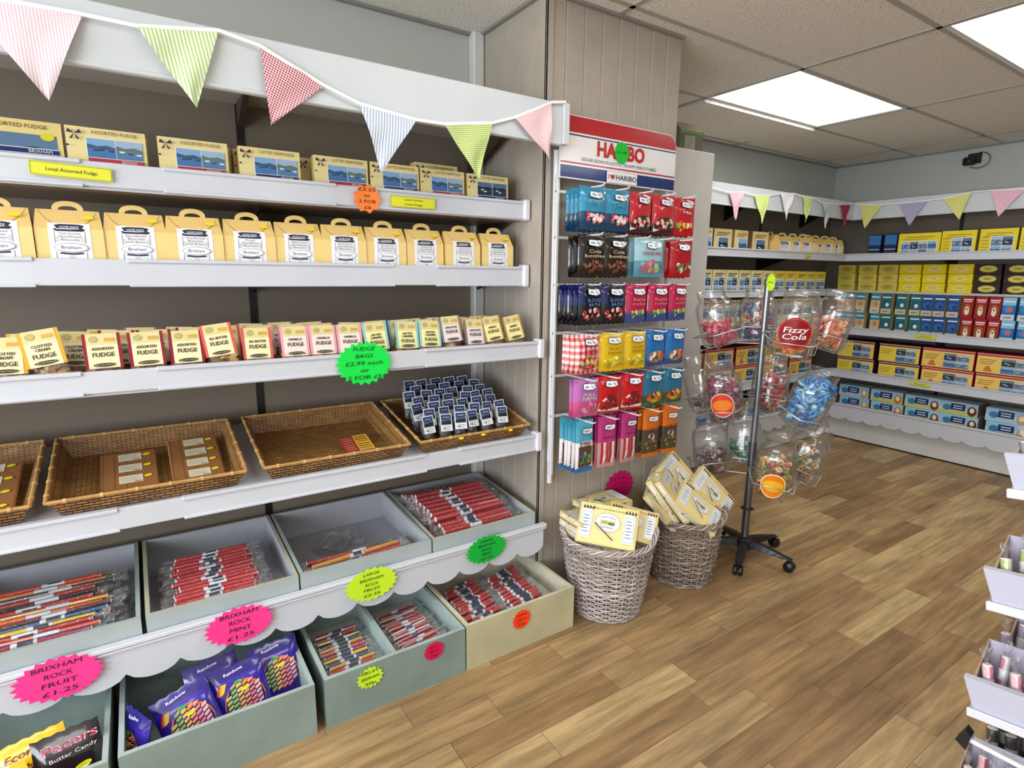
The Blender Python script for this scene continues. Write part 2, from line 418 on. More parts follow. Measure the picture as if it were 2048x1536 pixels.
# shop front wall behind the photographer with a wide window
mb = MB(); mb.box((X0 - .1, Y0, 0), (X0, YA + .1, .6), '#fff', 'wall_paint'); mb.box((X0 - .1, Y0, 2.2), (X0, YA + .1, CEIL + .1), '#fff', 'wall_paint')
mb.box((X0 - .1, 1.9, .6), (X0, YA + .1, 2.2), '#fff', 'wall_paint'); mb.box((X0 - .1, Y0, .6), (X0, -2.6, 2.2), '#fff', 'wall_paint'); struct('wall_front', mb)
mb = MB()
for y in (-2.6, -1.1, .4, 1.86): mb.box((X0 - .07, y, .6), (X0 - .03, y + .04, 2.2), '#f2f2f0', 'white')
mb.box((X0 - .07, -2.6, .6), (X0 - .03, 1.9, .64), '#f2f2f0', 'white'); mb.box((X0 - .07, -2.6, 2.16), (X0 - .03, 1.9, 2.2), '#f2f2f0', 'white')
mb.add([(X0 - .05, -2.56, .64), (X0 - .05, 1.86, .64), (X0 - .05, 1.86, 2.16), (X0 - .05, -2.56, 2.16)], [(0, 1, 2, 3)], '#fff', 'jar'); struct('window_1', mb)
ld = bpy.data.lights.new('window_daylight', 'AREA'); ld.shape = 'RECTANGLE'; ld.size = 1.5; ld.size_y = 4.4; ld.cycles.is_portal = True
lo = bpy.data.objects.new('window_daylight', ld); C.objects.link(lo); lo.location = (X0 - .02, -.35, 1.4); lo.rotation_euler = (0, -PI / 2, 0)
# pillar clad in tongue-and-groove boards
BRD = '#b3a99c'
mb = MB()
px0, px1, py0 = 1.402, 2.155, 1.91
def boards_front(a, b, y, wd):
    x = a
    while x < b - .001:
        e = min(x + wd, b); g = .004
        mb.add([(x + g, y, 0), (e - g, y, 0), (e - g, y, CEIL), (x + g, y, CEIL)], [(0, 1, 2, 3)], BRD, 'paint')
        mb.add([(x, y + .006, 0), (x + g, y, 0), (x + g, y, CEIL), (x, y + .006, CEIL)], [(0, 1, 2, 3)], BRD, 'paint')
        mb.add([(e - g, y, 0), (e, y + .006, 0), (e, y + .006, CEIL), (e - g, y, CEIL)], [(0, 1, 2, 3)], BRD, 'paint')
        x = e
def boards_side(a, b, x0, wd):
    y = a
    while y < b - .001:
        e = min(y + wd, b); g = .004
        mb.add([(x0, e - g, 0), (x0, y + g, 0), (x0, y + g, CEIL), (x0, e - g, CEIL)], [(0, 1, 2, 3)], BRD, 'paint')
        mb.add([(x0, y + g, 0), (x0 + .006, y, 0), (x0 + .006, y, CEIL), (x0, y + g, CEIL)], [(0, 1, 2, 3)], BRD, 'paint')
        mb.add([(x0 + .006, e, 0), (x0, e - g, 0), (x0, e - g, CEIL), (x0 + .006, e, CEIL)], [(0, 1, 2, 3)], BRD, 'paint')
        y = e
boards_front(px0, px1, py0, .094); boards_side(py0, 2.5, px0, .094)
mb.box((px0 + .007, py0 + .007, 0), (px1, 3.2, CEIL + .05), BRD, 'paint')
struct('wall_pillar', mb)
mb = MB(); mb.cbox((px0 - .006, py0 - .006, 0), (px0 + .03, py0 + .004, CEIL), BRD, 'paint', .002); mb.cbox((px0 - .006, py0 - .006, 0), (px0 + .004, py0 + .03, CEIL), BRD, 'paint', .002)
struct('trim_1', mb)
mb = MB(); mb.cbox((1.345, 2.37, 0), (1.40, 2.42, CEIL), '#d9dad6', 'white', .006); struct('trim_2', mb)
# panelling behind the shelves
mb = MB(); mb.box((X0, 2.408, 0), (1.345, 2.42, 2.06), '#fff', 'taupe'); mb.box((.366, 2.404, .4), (.392, 2.41, 2.06), '#262220', 'black'); struct('trim_3', mb)
mb = MB(); mb.box((2.16, 3.088, .0), (5.758, 3.10, 2.06), '#fff', 'taupe'); struct('trim_4', mb)
mb = MB(); mb.box((5.758, Y0, .0), (5.77, 3.10, 2.06), '#fff', 'taupe'); struct('trim_5', mb)
# ceiling: tiles with the lamp cells left open, metal grid
mb = MB()
lampcells = set(PANELS)
for k in range(-4, 4):
    for j in range(-9, 3):
        if (k, j) in lampcells: continue
        xa, xb = max(GX + 1.2 * k, X0 - .1), min(GX + 1.2 * k + 1.2, X1 + .1); ya, yb = max(GY + .6 * j, Y0 - .1), min(GY + .6 * j + .6, YA2 + .1)
        if xb - xa < .01 or yb - ya < .01: continue
        dz = random.uniform(-.001, .001)
        if (k, j) == (1, 1):
            zz = [CEIL - .022, CEIL - .022, CEIL, CEIL]
        else: zz = [CEIL + dz] * 4
        P4 = [(xa, ya), (xb, ya), (xb, yb), (xa, yb)]
        mb.add([(p[0], p[1], z) for p, z in zip(P4, zz)] + [(p[0], p[1], z + .02) for p, z in zip(P4, zz)],
               [(3, 2, 1, 0), (4, 5, 6, 7), (0, 1, 5, 4), (1, 2, 6, 5), (2, 3, 7, 6), (3, 0, 4, 7)], '#fff', 'tile')
mb.box((X0 - .2, Y0 - .2, CEIL + .14), (X1 + .2, YA2 + .2, CEIL + .2), '#888', 'paper')
struct('ceiling', mb)
mb = MB(); GC = '#b0aea9'
for k in range(-4, 5):
    x = GX + 1.2 * k
    if X0 < x < X1: mb.box((x - .012, Y0, CEIL - .004), (x + .012, YA2, CEIL + .012), GC, 'white')
for j in range(-9, 4):
    y = GY + .6 * j
    if Y0 < y < YA2:
        if y > 2.3: mb.box((2.155, y - .012, CEIL - .004), (X1, y + .012, CEIL + .012), GC, 'white')
        else: mb.box((X0, y - .012, CEIL - .004), (X1, y + .012, CEIL + .012), GC, 'white')
for a, b in (((X0, YA - .02, CEIL - .012), (1.40, YA, CEIL)), ((2.155, YA2 - .02, CEIL - .012), (X1, YA2, CEIL)), ((X1 - .02, Y0, CEIL - .012), (X1, YA2, CEIL)), ((1.382, 1.91, CEIL - .012), (1.402, YA, CEIL)), ((1.402, 1.892, CEIL - .012), (2.155, 1.91, CEIL))):
    mb.box(a, b, '#8d8b86', 'white')
struct('trim_6', mb)
lab = {(1, 0): 'bright ceiling light panel above the corner shelves in the middle of the ceiling', (1, -2): 'bright ceiling light panel at the top right corner of the photo'}
for i, (k, j) in enumerate(PANELS):
    xa, ya = GX + 1.2 * k, GY + .6 * j
    t = empty('ceiling_light', (xa + .6, ya + .3, CEIL))
    mb = MB()
    for a, b in (((-.588, -.288, 0), (.588, -.27, .02)), ((-.588, .27, 0), (.588, .288, .02)), ((-.588, -.27, 0), (-.57, .27, .02)), ((.57, -.27, 0), (.588, .27, .02))): mb.box(a, b, '#e8e8e6', 'white')
    mb.build('frame', t)
    mb = MB(); mb.box((-.572, -.272, .006), (.572, .272, .012), '#fff', 'lamp'); mb.build('diffuser', t)
    tag(t, lab.get((k, j), 'white ceiling light panel outside the picture over the shop floor'), 'ceiling light', 'ceiling light panels')

# ================================================================ wall shelving, left run
WH = '#ccd0d9'
def rail(mb, x0, x1, yf, z0, z1, gaps, d=.03, ax='x'):
    """front lip of a shelf with stepped rails along its top and bottom"""
    def bx(a, b, ya, yb, za, zb):
        if ax == 'x': mb.cbox((a, ya, za), (b, yb, zb), WH, 'white', .002)
        else: mb.cbox((ya, a, za), (yb, b, zb), WH, 'white', .002)
    bx(x0, x1, yf, yf + .014, z0 + .004, z1 - .002)
    cur = x0; segs = []
    for a, b in sorted(gaps): segs.append((cur, a)); cur = b
    segs.append((cur, x1))
    for a, b in segs:
        if b - a > .02: bx(a, b, yf - .006, yf + .018, z1 - .011, z1); bx(a, b, yf - .006, yf + .018, z0, z0 + .009)
def shelf_unit(name, x0, x1, yf, yb, z0, z1, board, label, gaps, slope=0):
    t = empty(name, (0, 0, 0)); mb = MB()
    zb = board
    vs = [(x0, yf + .014, zb - .018), (x1, yf + .014, zb - .018), (x1, yb, zb - .018 + slope), (x0, yb, zb - .018 + slope)]
    vs += [(a, b, c + .018) for a, b, c in vs]
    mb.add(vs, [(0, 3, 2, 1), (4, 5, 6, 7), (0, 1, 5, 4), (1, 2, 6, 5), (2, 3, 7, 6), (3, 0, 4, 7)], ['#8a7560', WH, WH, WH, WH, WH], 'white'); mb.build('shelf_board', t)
    mb = MB(); rail(mb, x0, x1 - .028, yf, z0, z1, gaps); mb.build('front_lip', t)
    mb = MB(); mb.cbox((x1 - .03, yf - .012, z0 - .004), (x1, yf + .04, z1 + .008), '#dcdde4', 'gloss', .006); mb.build('end_cap', t)
    for bxx in (-.8, .379, 1.36):
        mb = MB(); mb.prism([(yb - .01, zb - .02), (yf + .1, zb - .02), (yb - .01, zb - .10)], .006, '#241f1c', 'black', 'x', bxx - .003); mb.build('bracket', t)
    tag(t, label, 'shelf', 'long white shelves on the left wall'); return t
XL = -1.6
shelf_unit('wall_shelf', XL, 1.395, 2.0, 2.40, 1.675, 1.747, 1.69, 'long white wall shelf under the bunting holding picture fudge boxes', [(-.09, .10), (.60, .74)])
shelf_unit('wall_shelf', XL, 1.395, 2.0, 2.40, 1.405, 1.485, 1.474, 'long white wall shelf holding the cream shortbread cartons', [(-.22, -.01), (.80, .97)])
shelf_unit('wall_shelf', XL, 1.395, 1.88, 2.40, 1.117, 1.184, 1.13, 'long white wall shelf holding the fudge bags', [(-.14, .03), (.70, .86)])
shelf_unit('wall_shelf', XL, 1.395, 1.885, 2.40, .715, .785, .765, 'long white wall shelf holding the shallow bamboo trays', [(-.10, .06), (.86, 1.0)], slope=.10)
# lowest shelf with the scalloped valance
def scallops(u0, u1, ztop, zl, zh, wd, cnr):
    pts = [(u0, ztop)]; u = u0; lo = []
    while u < u1 - .01:
        e = min(u + wd, u1)
        for i in range(9):
            s_ = i / 8; lo.append((u + (e - u) * s_, zh - (zh - zl) * math.sin(PI * s_) ** .6))
        u = e
    return [(u0, ztop)] + lo + [(u1, ztop)]
def scal_obj(parent, u0, u1, at, th, ztop, zl, zh, wd, axis, name='scalloped_valance'):
    mb = MB(); poly = scallops(u0, u1, ztop, zl, zh, wd, 0)
    # strip it into convex slices so the face stays clean
    top = ztop
    lo = poly[1:-1]
    for a, b in zip(lo[:-1], lo[1:]):
        if b[0] - a[0] < 1e-5: continue
        mb.prism([(a[0], a[1]), (b[0], b[1]), (b[0], top), (a[0], top)], th, WH, 'white', axis, at)
    return mb.build(name, parent)
t = empty('wall_shelf')
mb = MB(); mb.box((XL, 1.855, .335), (1.395, 2.40, .353), WH, 'white'); mb.build('shelf_board', t)
scal_obj(t, 1.3845 - 21 * .1375, 1.3845, 1.84, .014, .385, .262, .292, .1375, 'y')
mb = MB(); mb.cbox((XL, 1.83, .382), (1.395, 1.856, .395), '#d8dae2', 'white', .002); mb.cbox((XL, 1.833, .371), (1.395, 1.85, .378), '#d8dae2', 'white', .002); mb.build('front_lip', t)
tag(t, 'lowest white wall shelf with scalloped valance under the wooden rock bins', 'shelf')
# canopy with fascia board
t = empty('canopy')
mb = MB(); mb.box((XL, 1.815, 2.05), (1.395, 2.418, 2.066), '#d8d4cc', 'white'); mb.build('canopy_board', t)
mb = MB(); mb.cbox((XL, 1.80, 1.935), (1.425, 1.815, 2.081), '#ccd2d6', 'white', .003); mb.cbox((1.40, 1.79, 1.935), (1.43, 1.80, 2.083), '#ccd2d6', 'white', .003)
mb.cbox((XL, 1.796, 1.932), (1.40, 1.82, 1.944), '#ccd2d6', 'white', .003); mb.build('fascia_board', t)
mb = MB(); mb.prism([(2.40, 2.05), (2.22, 2.05), (2.40, 1.97)], .02, '#4a3f36', 'black', 'x', .37); mb.build('bracket', t)
mb = MB(); mb.prism([(2.40, 2.05), (2.06, 2.05), (2.10, 2.03), (2.40, 1.90)], .02, '#4a3f36', 'black', 'x', 1.325); mb.build('bracket', t)
tag(t, 'white fascia canopy along the left wall carrying the gingham bunting', 'canopy')
# white plastic conduit at the pillar corner
t = empty('pipe', (1.445, 1.885, 0))
mb = MB(); mb.tube([(0, 0, .555), (0, 0, .66)], .0115, '#dcdfe6', 'gloss', 12); mb.build('end_sleeve', t)
mb = MB(); mb.tube([(0, 0, .655), (0, 0, 1.935)], .0135, '#e6e8ee', 'gloss', 12); mb.build('tube', t)
tag(t, 'slim white plastic pipe running down the corner of the pillar', 'pipe')

# ================================================================ corner shelving at the far end
# alcove run faces -y (front y 2.70), far run faces -x (front x 5.34)
def corner_shelf(zl, zh, board, label, both=True, yf=2.70, xf=5.34):
    t = empty('corner_shelf'); mb = MB()
    if both:
        mb.box((2.5, yf + .014, board - .016), (5.757, 3.087, board), WH, 'white'); mb.box((xf + .014, -.9, board - .016), (5.757, yf + .014, board), WH, 'white')
    else:
        mb.box((2.5, yf + .014, board - .016), (5.757, 3.087, board), WH, 'white')
    mb.build('shelf_board', t); mb = MB()
    rail(mb, 2.5, xf + .014 if both else 5.25, yf, zl, zh, []); mb.build('front_lip', t)
    if both:
        mb = MB(); rail(mb, -.9, yf, xf, zl, zh, [], ax='y'); mb.build('front_lip', t)
    for bx in (3.45, 4.6):
        mb = MB(); mb.prism([(3.085, board - .018), (2.8, board - .018), (3.085, board - .12)], .006, '#171412', 'black', 'x', bx); mb.build('bracket', t)
    if both:
        for by in (.9, 2.0):
            mb = MB(); mb.prism([(5.756, board - .018), (5.45, board - .018), (5.756, board - .12)], .006, '#171412', 'black', 'y', by); mb.build('bracket', t)
    tag(t, label, 'shelf', 'white shelves in the far corner')
corner_shelf(1.60, 1.665, 1.625, 'topmost white shelf turning the far corner below the pennants')
corner_shelf(1.300, 1.357, 1.32, 'white shelf on the alcove side only with the row of upright picture boxes', both=False)
corner_shelf(.956, 1.02, .985, 'white corner shelf under the stacked blue and red biscuit packs')
corner_shelf(.560, .635, .59, 'white corner shelf under the large flat picture boxes')
t = empty('corner_shelf')
mb = MB(); mb.box((2.5, 2.68, .262), (5.757, 3.087, .28), WH, 'white'); mb.box((5.31, -.9, .262), (5.757, 2.68, .28), WH, 'white'); mb.build('shelf_board', t)
scal_obj(t, 5.295 - 18 * .147, 5.295, 2.655, .014, .325, .185, .212, .147, 'y'); scal_obj(t, 2.655 - 24 * .147, 2.655, 5.285, .014, .325, .185, .212, .147, 'x')
mb = MB(); mb.cbox((2.5, 2.645, .318), (5.30, 2.67, .33), '#d8dae2', 'white', .002); mb.cbox((5.275, -.9, .318), (5.30, 2.67, .33), '#d8dae2', 'white', .002); mb.build('front_lip', t)
tag(t, 'lowest white corner shelf with a scalloped valance above the white plinth', 'shelf', 'white shelves in the far corner')
mb = MB(); mb.cbox((2.5, 2.70, .012), (5.345, 2.714, .262), '#d2d3d0', 'white', .002); mb.box((2.5, 2.705, 0), (5.35, 2.72, .012), '#111', 'black')
struct('baseboard_alcove', mb)
mb = MB(); mb.cbox((5.345, -.9, .012), (5.359, 2.714, .262), '#d2d3d0', 'white', .002); mb.box((5.352, -.9, 0), (5.36, 2.714, .012), '#111', 'black'); struct('baseboard_far', mb)
# canopy of the corner
t = empty('canopy'); mb = MB(); mb.box((2.5, 2.665, 2.07), (5.757, 3.095, 2.084), '#cfcac0', 'white'); mb.box((5.305, -.9, 2.07), (5.757, 2.665, 2.084), '#cfcac0', 'white'); mb.build('canopy_board', t)
mb = MB(); mb.cbox((2.5, 2.65, 1.95), (5.30, 2.665, 2.096), '#ccd2d6', 'white', .003); mb.cbox((2.5, 2.646, 1.947), (5.30, 2.66, 1.957), '#ccd2d6', 'white', .002); mb.build('fascia_board', t)
mb = MB(); mb.cbox((5.285, -.9, 1.95), (5.30, 2.665, 2.096), '#ccd2d6', 'white', .003); mb.cbox((5.28, -.9, 1.947), (5.30, 2.65, 1.957), '#ccd2d6', 'white', .002); mb.build('fascia_board', t)
for bx in (3.0, 4.1, 5.2):
    mb = MB(); mb.prism([(3.085, 2.068), (2.75, 2.068), (3.085, 1.9)], .008, '#171412', 'black', 'x', bx); mb.build('bracket', t)
for by in (.9, 2.0):
    mb = MB(); mb.prism([(5.756, 2.068), (5.60, 2.068), (5.756, 1.98)], .012, '#171412', 'black', 'y', by); mb.build('bracket', t)
tag(t, 'white fascia canopy turning the far corner with pastel pennants', 'canopy')
for i, (a, b) in enumerate((((4.60, 3.082, .3), (4.625, 3.088, 2.06)), ((3.45, 3.082, .3), (3.475, 3.088, 2.06)), ((5.752, 2.0, .3), (5.758, 2.025, 2.06)))):
    mb = MB(); mb.box(a, b, '#2a2522', 'black'); struct('trim_%d' % (7 + i), mb)
# tall grey cupboard between the pillar and the alcove shelves
t = empty('tall_cupboard', (0, 0, 0))
mb = MB(); mb.cbox((2.16, 2.16, 0), (2.735, 2.60, 2.115), '#d6d5d1', 'paint', .003); mb.build('body', t)
mb = MB(); mb.cbox((2.163, 2.148, .06), (2.737, 2.16, 2.115), '#d8d7d3', 'paint', .003); mb.build('door', t)
tag(t, 'tall plain grey cupboard standing just beyond the sweet rack', 'cupboard')
# paper carrier carton on the cupboard
t = empty('gift_carton', (2.63, 2.27, 2.116)); t.rotation_euler = (0, 0, -.15)
mb = MB(); mb.box((-.08, -.05, 0), (.08, .05, .115), '#8c8f78')
p = Print(mb, front(-.05)); p.rect(-.08, 0, .08, .1, '#5d5f4c'); p.rect(-.045, .012, .025, .09, '#a29c84'); p.rect(-.08, .1, .08, .115, '#5f8f3c')
for i in range(5): p.rect(-.035, .025 + i * .013, .015, .029 + i * .013, '#6f6a58')
for i in range(3):
    q = [(-.08 + 0, 0)]
mb.X = TR(.0801, 0, 0, PI / 2)
p = Print(mb, front(0)); p.rect(-.05, 0, .05, .115, '#d5dce0')
for i in range(4): p.rect(-.05, .012 + i * .027, .05, .024 + i * .027, '#8f9c9c')
for i in range(3): p.rect(-.036 + i * .03, 0, -.026 + i * .03, .115, '#aab4b4')
mb.X = Matrix(); mb.build('carton_body', t)
mb = MB(); mb.prism([(-.05, .115), (.05, .115), (.004, .165), (-.004, .165)], .15, '#8f8478', 'paper', 'x', -.075); mb.build('gable_top', t)
tag(t, 'small gable-topped carton with green band standing on the grey cupboard', 'carton')
# security camera
t = empty('security_camera', (5.77, 1.99, 2.40))
mb = MB(); mb.cbox((-.02, -.04, -.03), (-.001, .05, .05), '#17181a', 'black', .004); mb.build('wall_mount', t)
mb = MB(); mb.cbox((-.09, -.01, -.045), (-.018, .06, .015), '#1b1c1f', 'black', .008); mb.X = TR(-.09, .025, -.015, 0, 0, -PI / 2); mb.lathe([(.022, 0), (.022, .012), (.014, .014), (.001, .014)], '#08080a', 'gloss', 14); mb.X = Matrix(); mb.build('camera_head', t)
mb = MB(); pts = [(-.03, -.03 - .075 * math.sin(a) * 1.0, -.01 + .06 * math.cos(a)) for a in [PI * i / 12 for i in range(13)]]; mb.tube(pts + [(-.03, .02, -.06)], .003, '#1b1c1f', 'black', 6); mb.build('cable', t)
tag(t, 'small black security camera with looped cable high on the far wall', 'camera')
# ================================================================ bunting
STR = {'pinks': stripe_mat('pink_stripe_cloth', '#efe3e8', '#dcc6cf', freq=160), 'greens': stripe_mat('green_stripe_cloth', '#e9f1d8', '#b6d08e', freq=115),
       'redg': stripe_mat('red_gingham_cloth', '#f3dfe2', '#a3243c', 'gingham', 150), 'blues': stripe_mat('blue_stripe_cloth', '#eef1f6', '#a9b9d2', freq=110),
       'greeng': stripe_mat('green_gingham_cloth', '#dfe8b4', '#8fae3e', 'gingham', 150), 'pinkg': stripe_mat('pink_gingham_cloth', '#f0d8da', '#d9aeb4', 'gingham', 160),
       'plainpink': stripe_mat('plain_pink_cloth', '#ecb9c8', '#eec3cf', freq=60), 'plaingreen': stripe_mat('lime_cloth', '#dcecA0'.lower(), '#cfe27e', freq=90), 'white': stripe_mat('white_cloth', '#eeeef0', '#e4e4ea', freq=90),
       'plainblue': stripe_mat('grey_blue_cloth', '#c9d4da', '#b9c6ce', freq=90), 'plainred': stripe_mat('dark_red_cloth', '#a8405a', '#9c3048', freq=90), 'lilac': stripe_mat('lilac_cloth', '#b3aecb', '#a8a3c2', freq=90), 'yellow': stripe_mat('pale_yellow_cloth', '#dfe08e', '#d6d77c', freq=90)}
for k_, m_ in STR.items(): M['cloth_' + k_] = m_
def flag(parent, a, b, c, out, kind, amp=.006):
    """cloth pennant hanging between a and b with its tip at c; out = direction away from the wall"""
    a, b, c, out = V(a), V(b), V(c), V(out); n = 12; fr = MB(); vs = []; rows = []
    for side in (0, 1):
        for j in range(n + 1):
            t = j / n; L = a.lerp(c, t); R = b.lerp(c, t)
            for i in range(n + 1):
                s = i / n; p = L.lerp(R, s); w = (1 - t) * (a - b).length
                d = amp * (math.sin(s * 7 + j * .5 + a.x * 9) * .4 + math.sin(t * 8 + s * 3 + a.x * 17) * .5 + .8) * min(1, t * 4 + .15)
                vs.append(p + out * (d + side * .0012))
    K = (n + 1) ** 2; fs = []
    for j in range(n):
        for i in range(n):
            q = j * (n + 1) + i; fs.append((q, q + 1, q + n + 2, q + n + 1)); fs.append((K + q + n + 1, K + q + n + 2, K + q + 1, K + q))
    ang = math.atan2((b - a).z, (b - a).xy.length)
    o = a
    X = Matrix.Translation(o)
    if abs(out.x) > .5: X = X @ Matrix.Rotation(-PI / 2, 4, 'Z')
    X = X @ Matrix.Rotation(-ang, 4, 'Y')
    Xi = X.inverted(); fr.add([Xi @ V(p) for p in vs], fs, '#fff', 'cloth_' + kind, True)
    ob = fr.build('flag', parent); ob.matrix_local = X; return ob
bt = empty('bunting'); yb = 1.788
FL = [((-.262, yb, 2.035), (-.041, yb, 2.041), (-.125, yb, 1.838), 'pinks'), ((.064, yb, 2.04), (.248, yb, 2.07), (.181, yb, 1.871), 'greens'),
      ((.348, yb, 2.054), (.516, yb, 1.984), (.361, yb, 1.853), 'redg'), ((.618, yb, 1.952), (.803, yb, 1.933), (.680, yb, 1.762), 'blues'),
      ((.900, yb, 1.935), (1.086, yb, 1.965), (1.028, yb, 1.776), 'greeng'), ((1.177, yb, 1.996), (1.339, yb, 2.072), (1.333, yb, 1.875), 'pinkg')]
for f in FL: flag(bt, f[0], f[1], f[2], (0, -1, 0), f[3])
pts = [(-1.5, yb, 2.06), (-.9, yb, 2.03)]
for f in FL: pts += [f[0], f[1]]
pts += [(1.405, yb, 2.083)]
mb = MB()
for a, b in zip(pts[:-1], pts[1:]):
    a, b = V(a), V(b); mb.prism([(a.x, a.z - .004), (b.x, b.z - .004), (b.x, b.z + .005), (a.x, a.z + .005)], .0016, '#f1eff0', 'paper', 'y', yb - .003)
mb.build('tape', bt)
tag(bt, 'striped and gingham fabric bunting strung along the fascia of the left wall', 'bunting')
bt = empty('bunting'); yb = 2.638; xb = 5.272
for a, b, c, k in [((3.545, 2.033), (3.708, 2.047), (3.631, 1.853), 'plainpink'), ((3.834, 2.037), (4.023, 2.052), (3.949, 1.846), 'plaingreen'), ((4.153, 2.077), (4.337, 2.092), (4.259, 1.89), 'white'),
                   ((4.458, 2.076), (4.608, 2.08), (4.523, 1.886), 'plaingreen'), ((4.755, 2.049), (4.907, 2.06), (4.819, 1.855), 'plainblue'), ((5.033, 2.061), (5.18, 2.072), (5.12, 1.885), 'plainred')]:
    flag(bt, (a[0], yb, a[1]), (b[0], yb, b[1]), (c[0], yb, c[1]), (0, -1, 0), k)
for a, b, c, k in [((2.60, 2.073), (2.416, 2.055), (2.536, 1.872), 'yellow'), ((2.295, 2.052), (2.094, 2.055), (2.196, 1.872), 'lilac'), ((1.99, 2.06), (1.814, 2.09), (1.862, 1.895), 'yellow'), ((1.696, 2.09), (1.5, 2.078), (1.627, 1.899), 'plainpink'), ((1.38, 2.07), (1.19, 2.06), (1.28, 1.88), 'plaingreen')]:
    flag(bt, (xb, a[0], a[1]), (xb, b[0], b[1]), (xb, c[0], c[1]), (-1, 0, 0), k)
mb = MB()
P1 = [(3.0, 2.08), (3.545, 2.035), (3.708, 2.049), (3.834, 2.039), (4.023, 2.054), (4.153, 2.079), (4.337, 2.092), (4.458, 2.078), (4.608, 2.08), (4.755, 2.05), (4.907, 2.06), (5.033, 2.061), (5.18, 2.074), (5.276, 2.088)]
for a, b in zip(P1[:-1], P1[1:]): mb.prism([(a[0], a[1] - .004), (b[0], b[1] - .004), (b[0], b[1] + .004), (a[0], a[1] + .004)], .0016, '#eceef0', 'paper', 'y', yb - .003)
P1 = [(2.648, 2.088), (2.60, 2.073), (2.416, 2.057), (2.295, 2.054), (2.094, 2.057), (1.99, 2.062), (1.814, 2.09), (1.696, 2.09), (1.5, 2.078), (1.38, 2.07), (1.19, 2.06), (.6, 2.08)]
for a, b in zip(P1[:-1], P1[1:]): mb.prism([(b[0], b[1] - .004), (a[0], a[1] - .004), (a[0], a[1] + .004), (b[0], b[1] + .004)], .0016, '#eceef0', 'paper', 'x', xb - .003)
mb.build('tape', bt)
tag(bt, 'pale pastel bunting strung round the corner canopy at the far end', 'bunting')

# ================================================================ top shelf: picture fudge boxes
CR = '#fbe9a6'
def photo(p, u0, v0, u1, v1, kind=0):
    """little harbour view"""
    w, h = u1 - u0, v1 - v0; R = random.Random(kind)
    sky, sea, hill = [('#8fb6e2', '#4f7fb8', '#41607e'), ('#a9c4e4', '#5d86ae', '#6c7f6c'), ('#5f7d9c', '#2b3e56', '#1f2c34'), ('#b8c9dd', '#6c8aa8', '#7a6f68')][kind % 4]
    p.rect(u0, v0, u1, v1, sky); p.rect(u0, v0, u1, v0 + h * .5, sea)
    k = p.k + 1
    p.poly([(u0, v0 + h * .48), (u1, v0 + h * .46), (u1, v0 + h * .56), (u0 + w * .7, v0 + h * .68), (u0 + w * .35, v0 + h * .6), (u0, v0 + h * .7)], hill, k)
    for i in range(3):
        x = u0 + w * (.12 + .3 * i + R.random() * .12); y = v0 + h * (.18 + R.random() * .2)
        p.poly([(x, y), (x + w * .16, y), (x + w * .2, y + h * .09), (x - w * .03, y + h * .09)], R.choice(['#eef2f6', '#3c4c60', '#c8ccd0']), k + 1)
    p.k = k + 1
def bow(p, u, v, s, col='#4a3050'):
    for a in (-1, 1): p.poly([(u, v), (u + a * s, v + s * .9), (u + a * s * 1.3, v + s * .1)], col, p.k); p.poly([(u, v), (u + a * s * .9, v - s * 1.1), (u + a * s * .4, v - s * 1.2)], col, p.k)
def fudge_box(title, band, kinds, seed, w=.186, h=.152, d=.042, wide=False):
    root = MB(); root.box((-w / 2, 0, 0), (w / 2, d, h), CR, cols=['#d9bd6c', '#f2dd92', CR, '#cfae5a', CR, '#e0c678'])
    p = Print(root, front(0)); L, R_, B, T = -w / 2, w / 2, 0, h
    if wide:
        p.rect(L, B, R_, T, '#efd98c'); photo(p, L + .012, B + .02, R_ - .012, T - .035, 2)
        p.rect(L + .008, B + .066, R_ - .01, B + .082, '#f4f4f4'); p.rect(L + .008, B + .068, R_ - .01, B + .08, '#1c2f6b'); p.text('BRIXHAM', R_ - .05, B + .074, .012, '#eef', .05)
        p.text(title, 0, T - .016, .014, '#4a2f18', .125)
    else:
        u0 = L + .046; u1 = R_ - .008; um = (u0 + u1) / 2
        p.rect(u0 - .002, B + .0, u1, T - .026, '#f7f5ec')
        vm = B + .062
        photo(p, u0, vm + .012, um - .001, T - .028, kinds[0]); photo(p, um + .001, vm + .012, u1 - .002, T - .028, kinds[1])
        photo(p, u0, B + .004, um - .001, vm - .006, kinds[2]); photo(p, um + .001, B + .004, u1 - .002, vm - .006, kinds[3])
        p.rect(u0, vm - .003, u1, vm + .009, band); p.text('BRIXHAM', um + .03, vm + .003, .010, '#f3e8e8', .036)
        p.text(title, (u0 + u1) / 2, T - .013, .013, '#4a2f18', .108)
        bow(p, L + .02, T - .02, .013); p.rect(L + .0, T - .055, L + .006, T - .05, '#4a3050')
        for i in range(4): p.rect(L + .01, B + .035 + i * .009, L + .036, B + .037 + i * .009, '#8c7440', 3)
    o = root.build('fudge_box')
    st = MB(); q = Print(st, front(-.0014)); st.prism([(.02 + .016 * math.cos(a) * (1 if i % 2 else .88), .112 + .0095 * math.sin(a)) for i, a in enumerate([2 * PI * k / 14 for k in range(14)])], .0008, '#e6dc1e', 'paper', 'y', -.0022)
    so = st.build('price_sticker', o); so.location = (w / 2 - .052, 0, .001); so['label'] = 'yellow price sticker'
    return o
RED_, NAV_ = '#c23b4a', '#1f2f70'
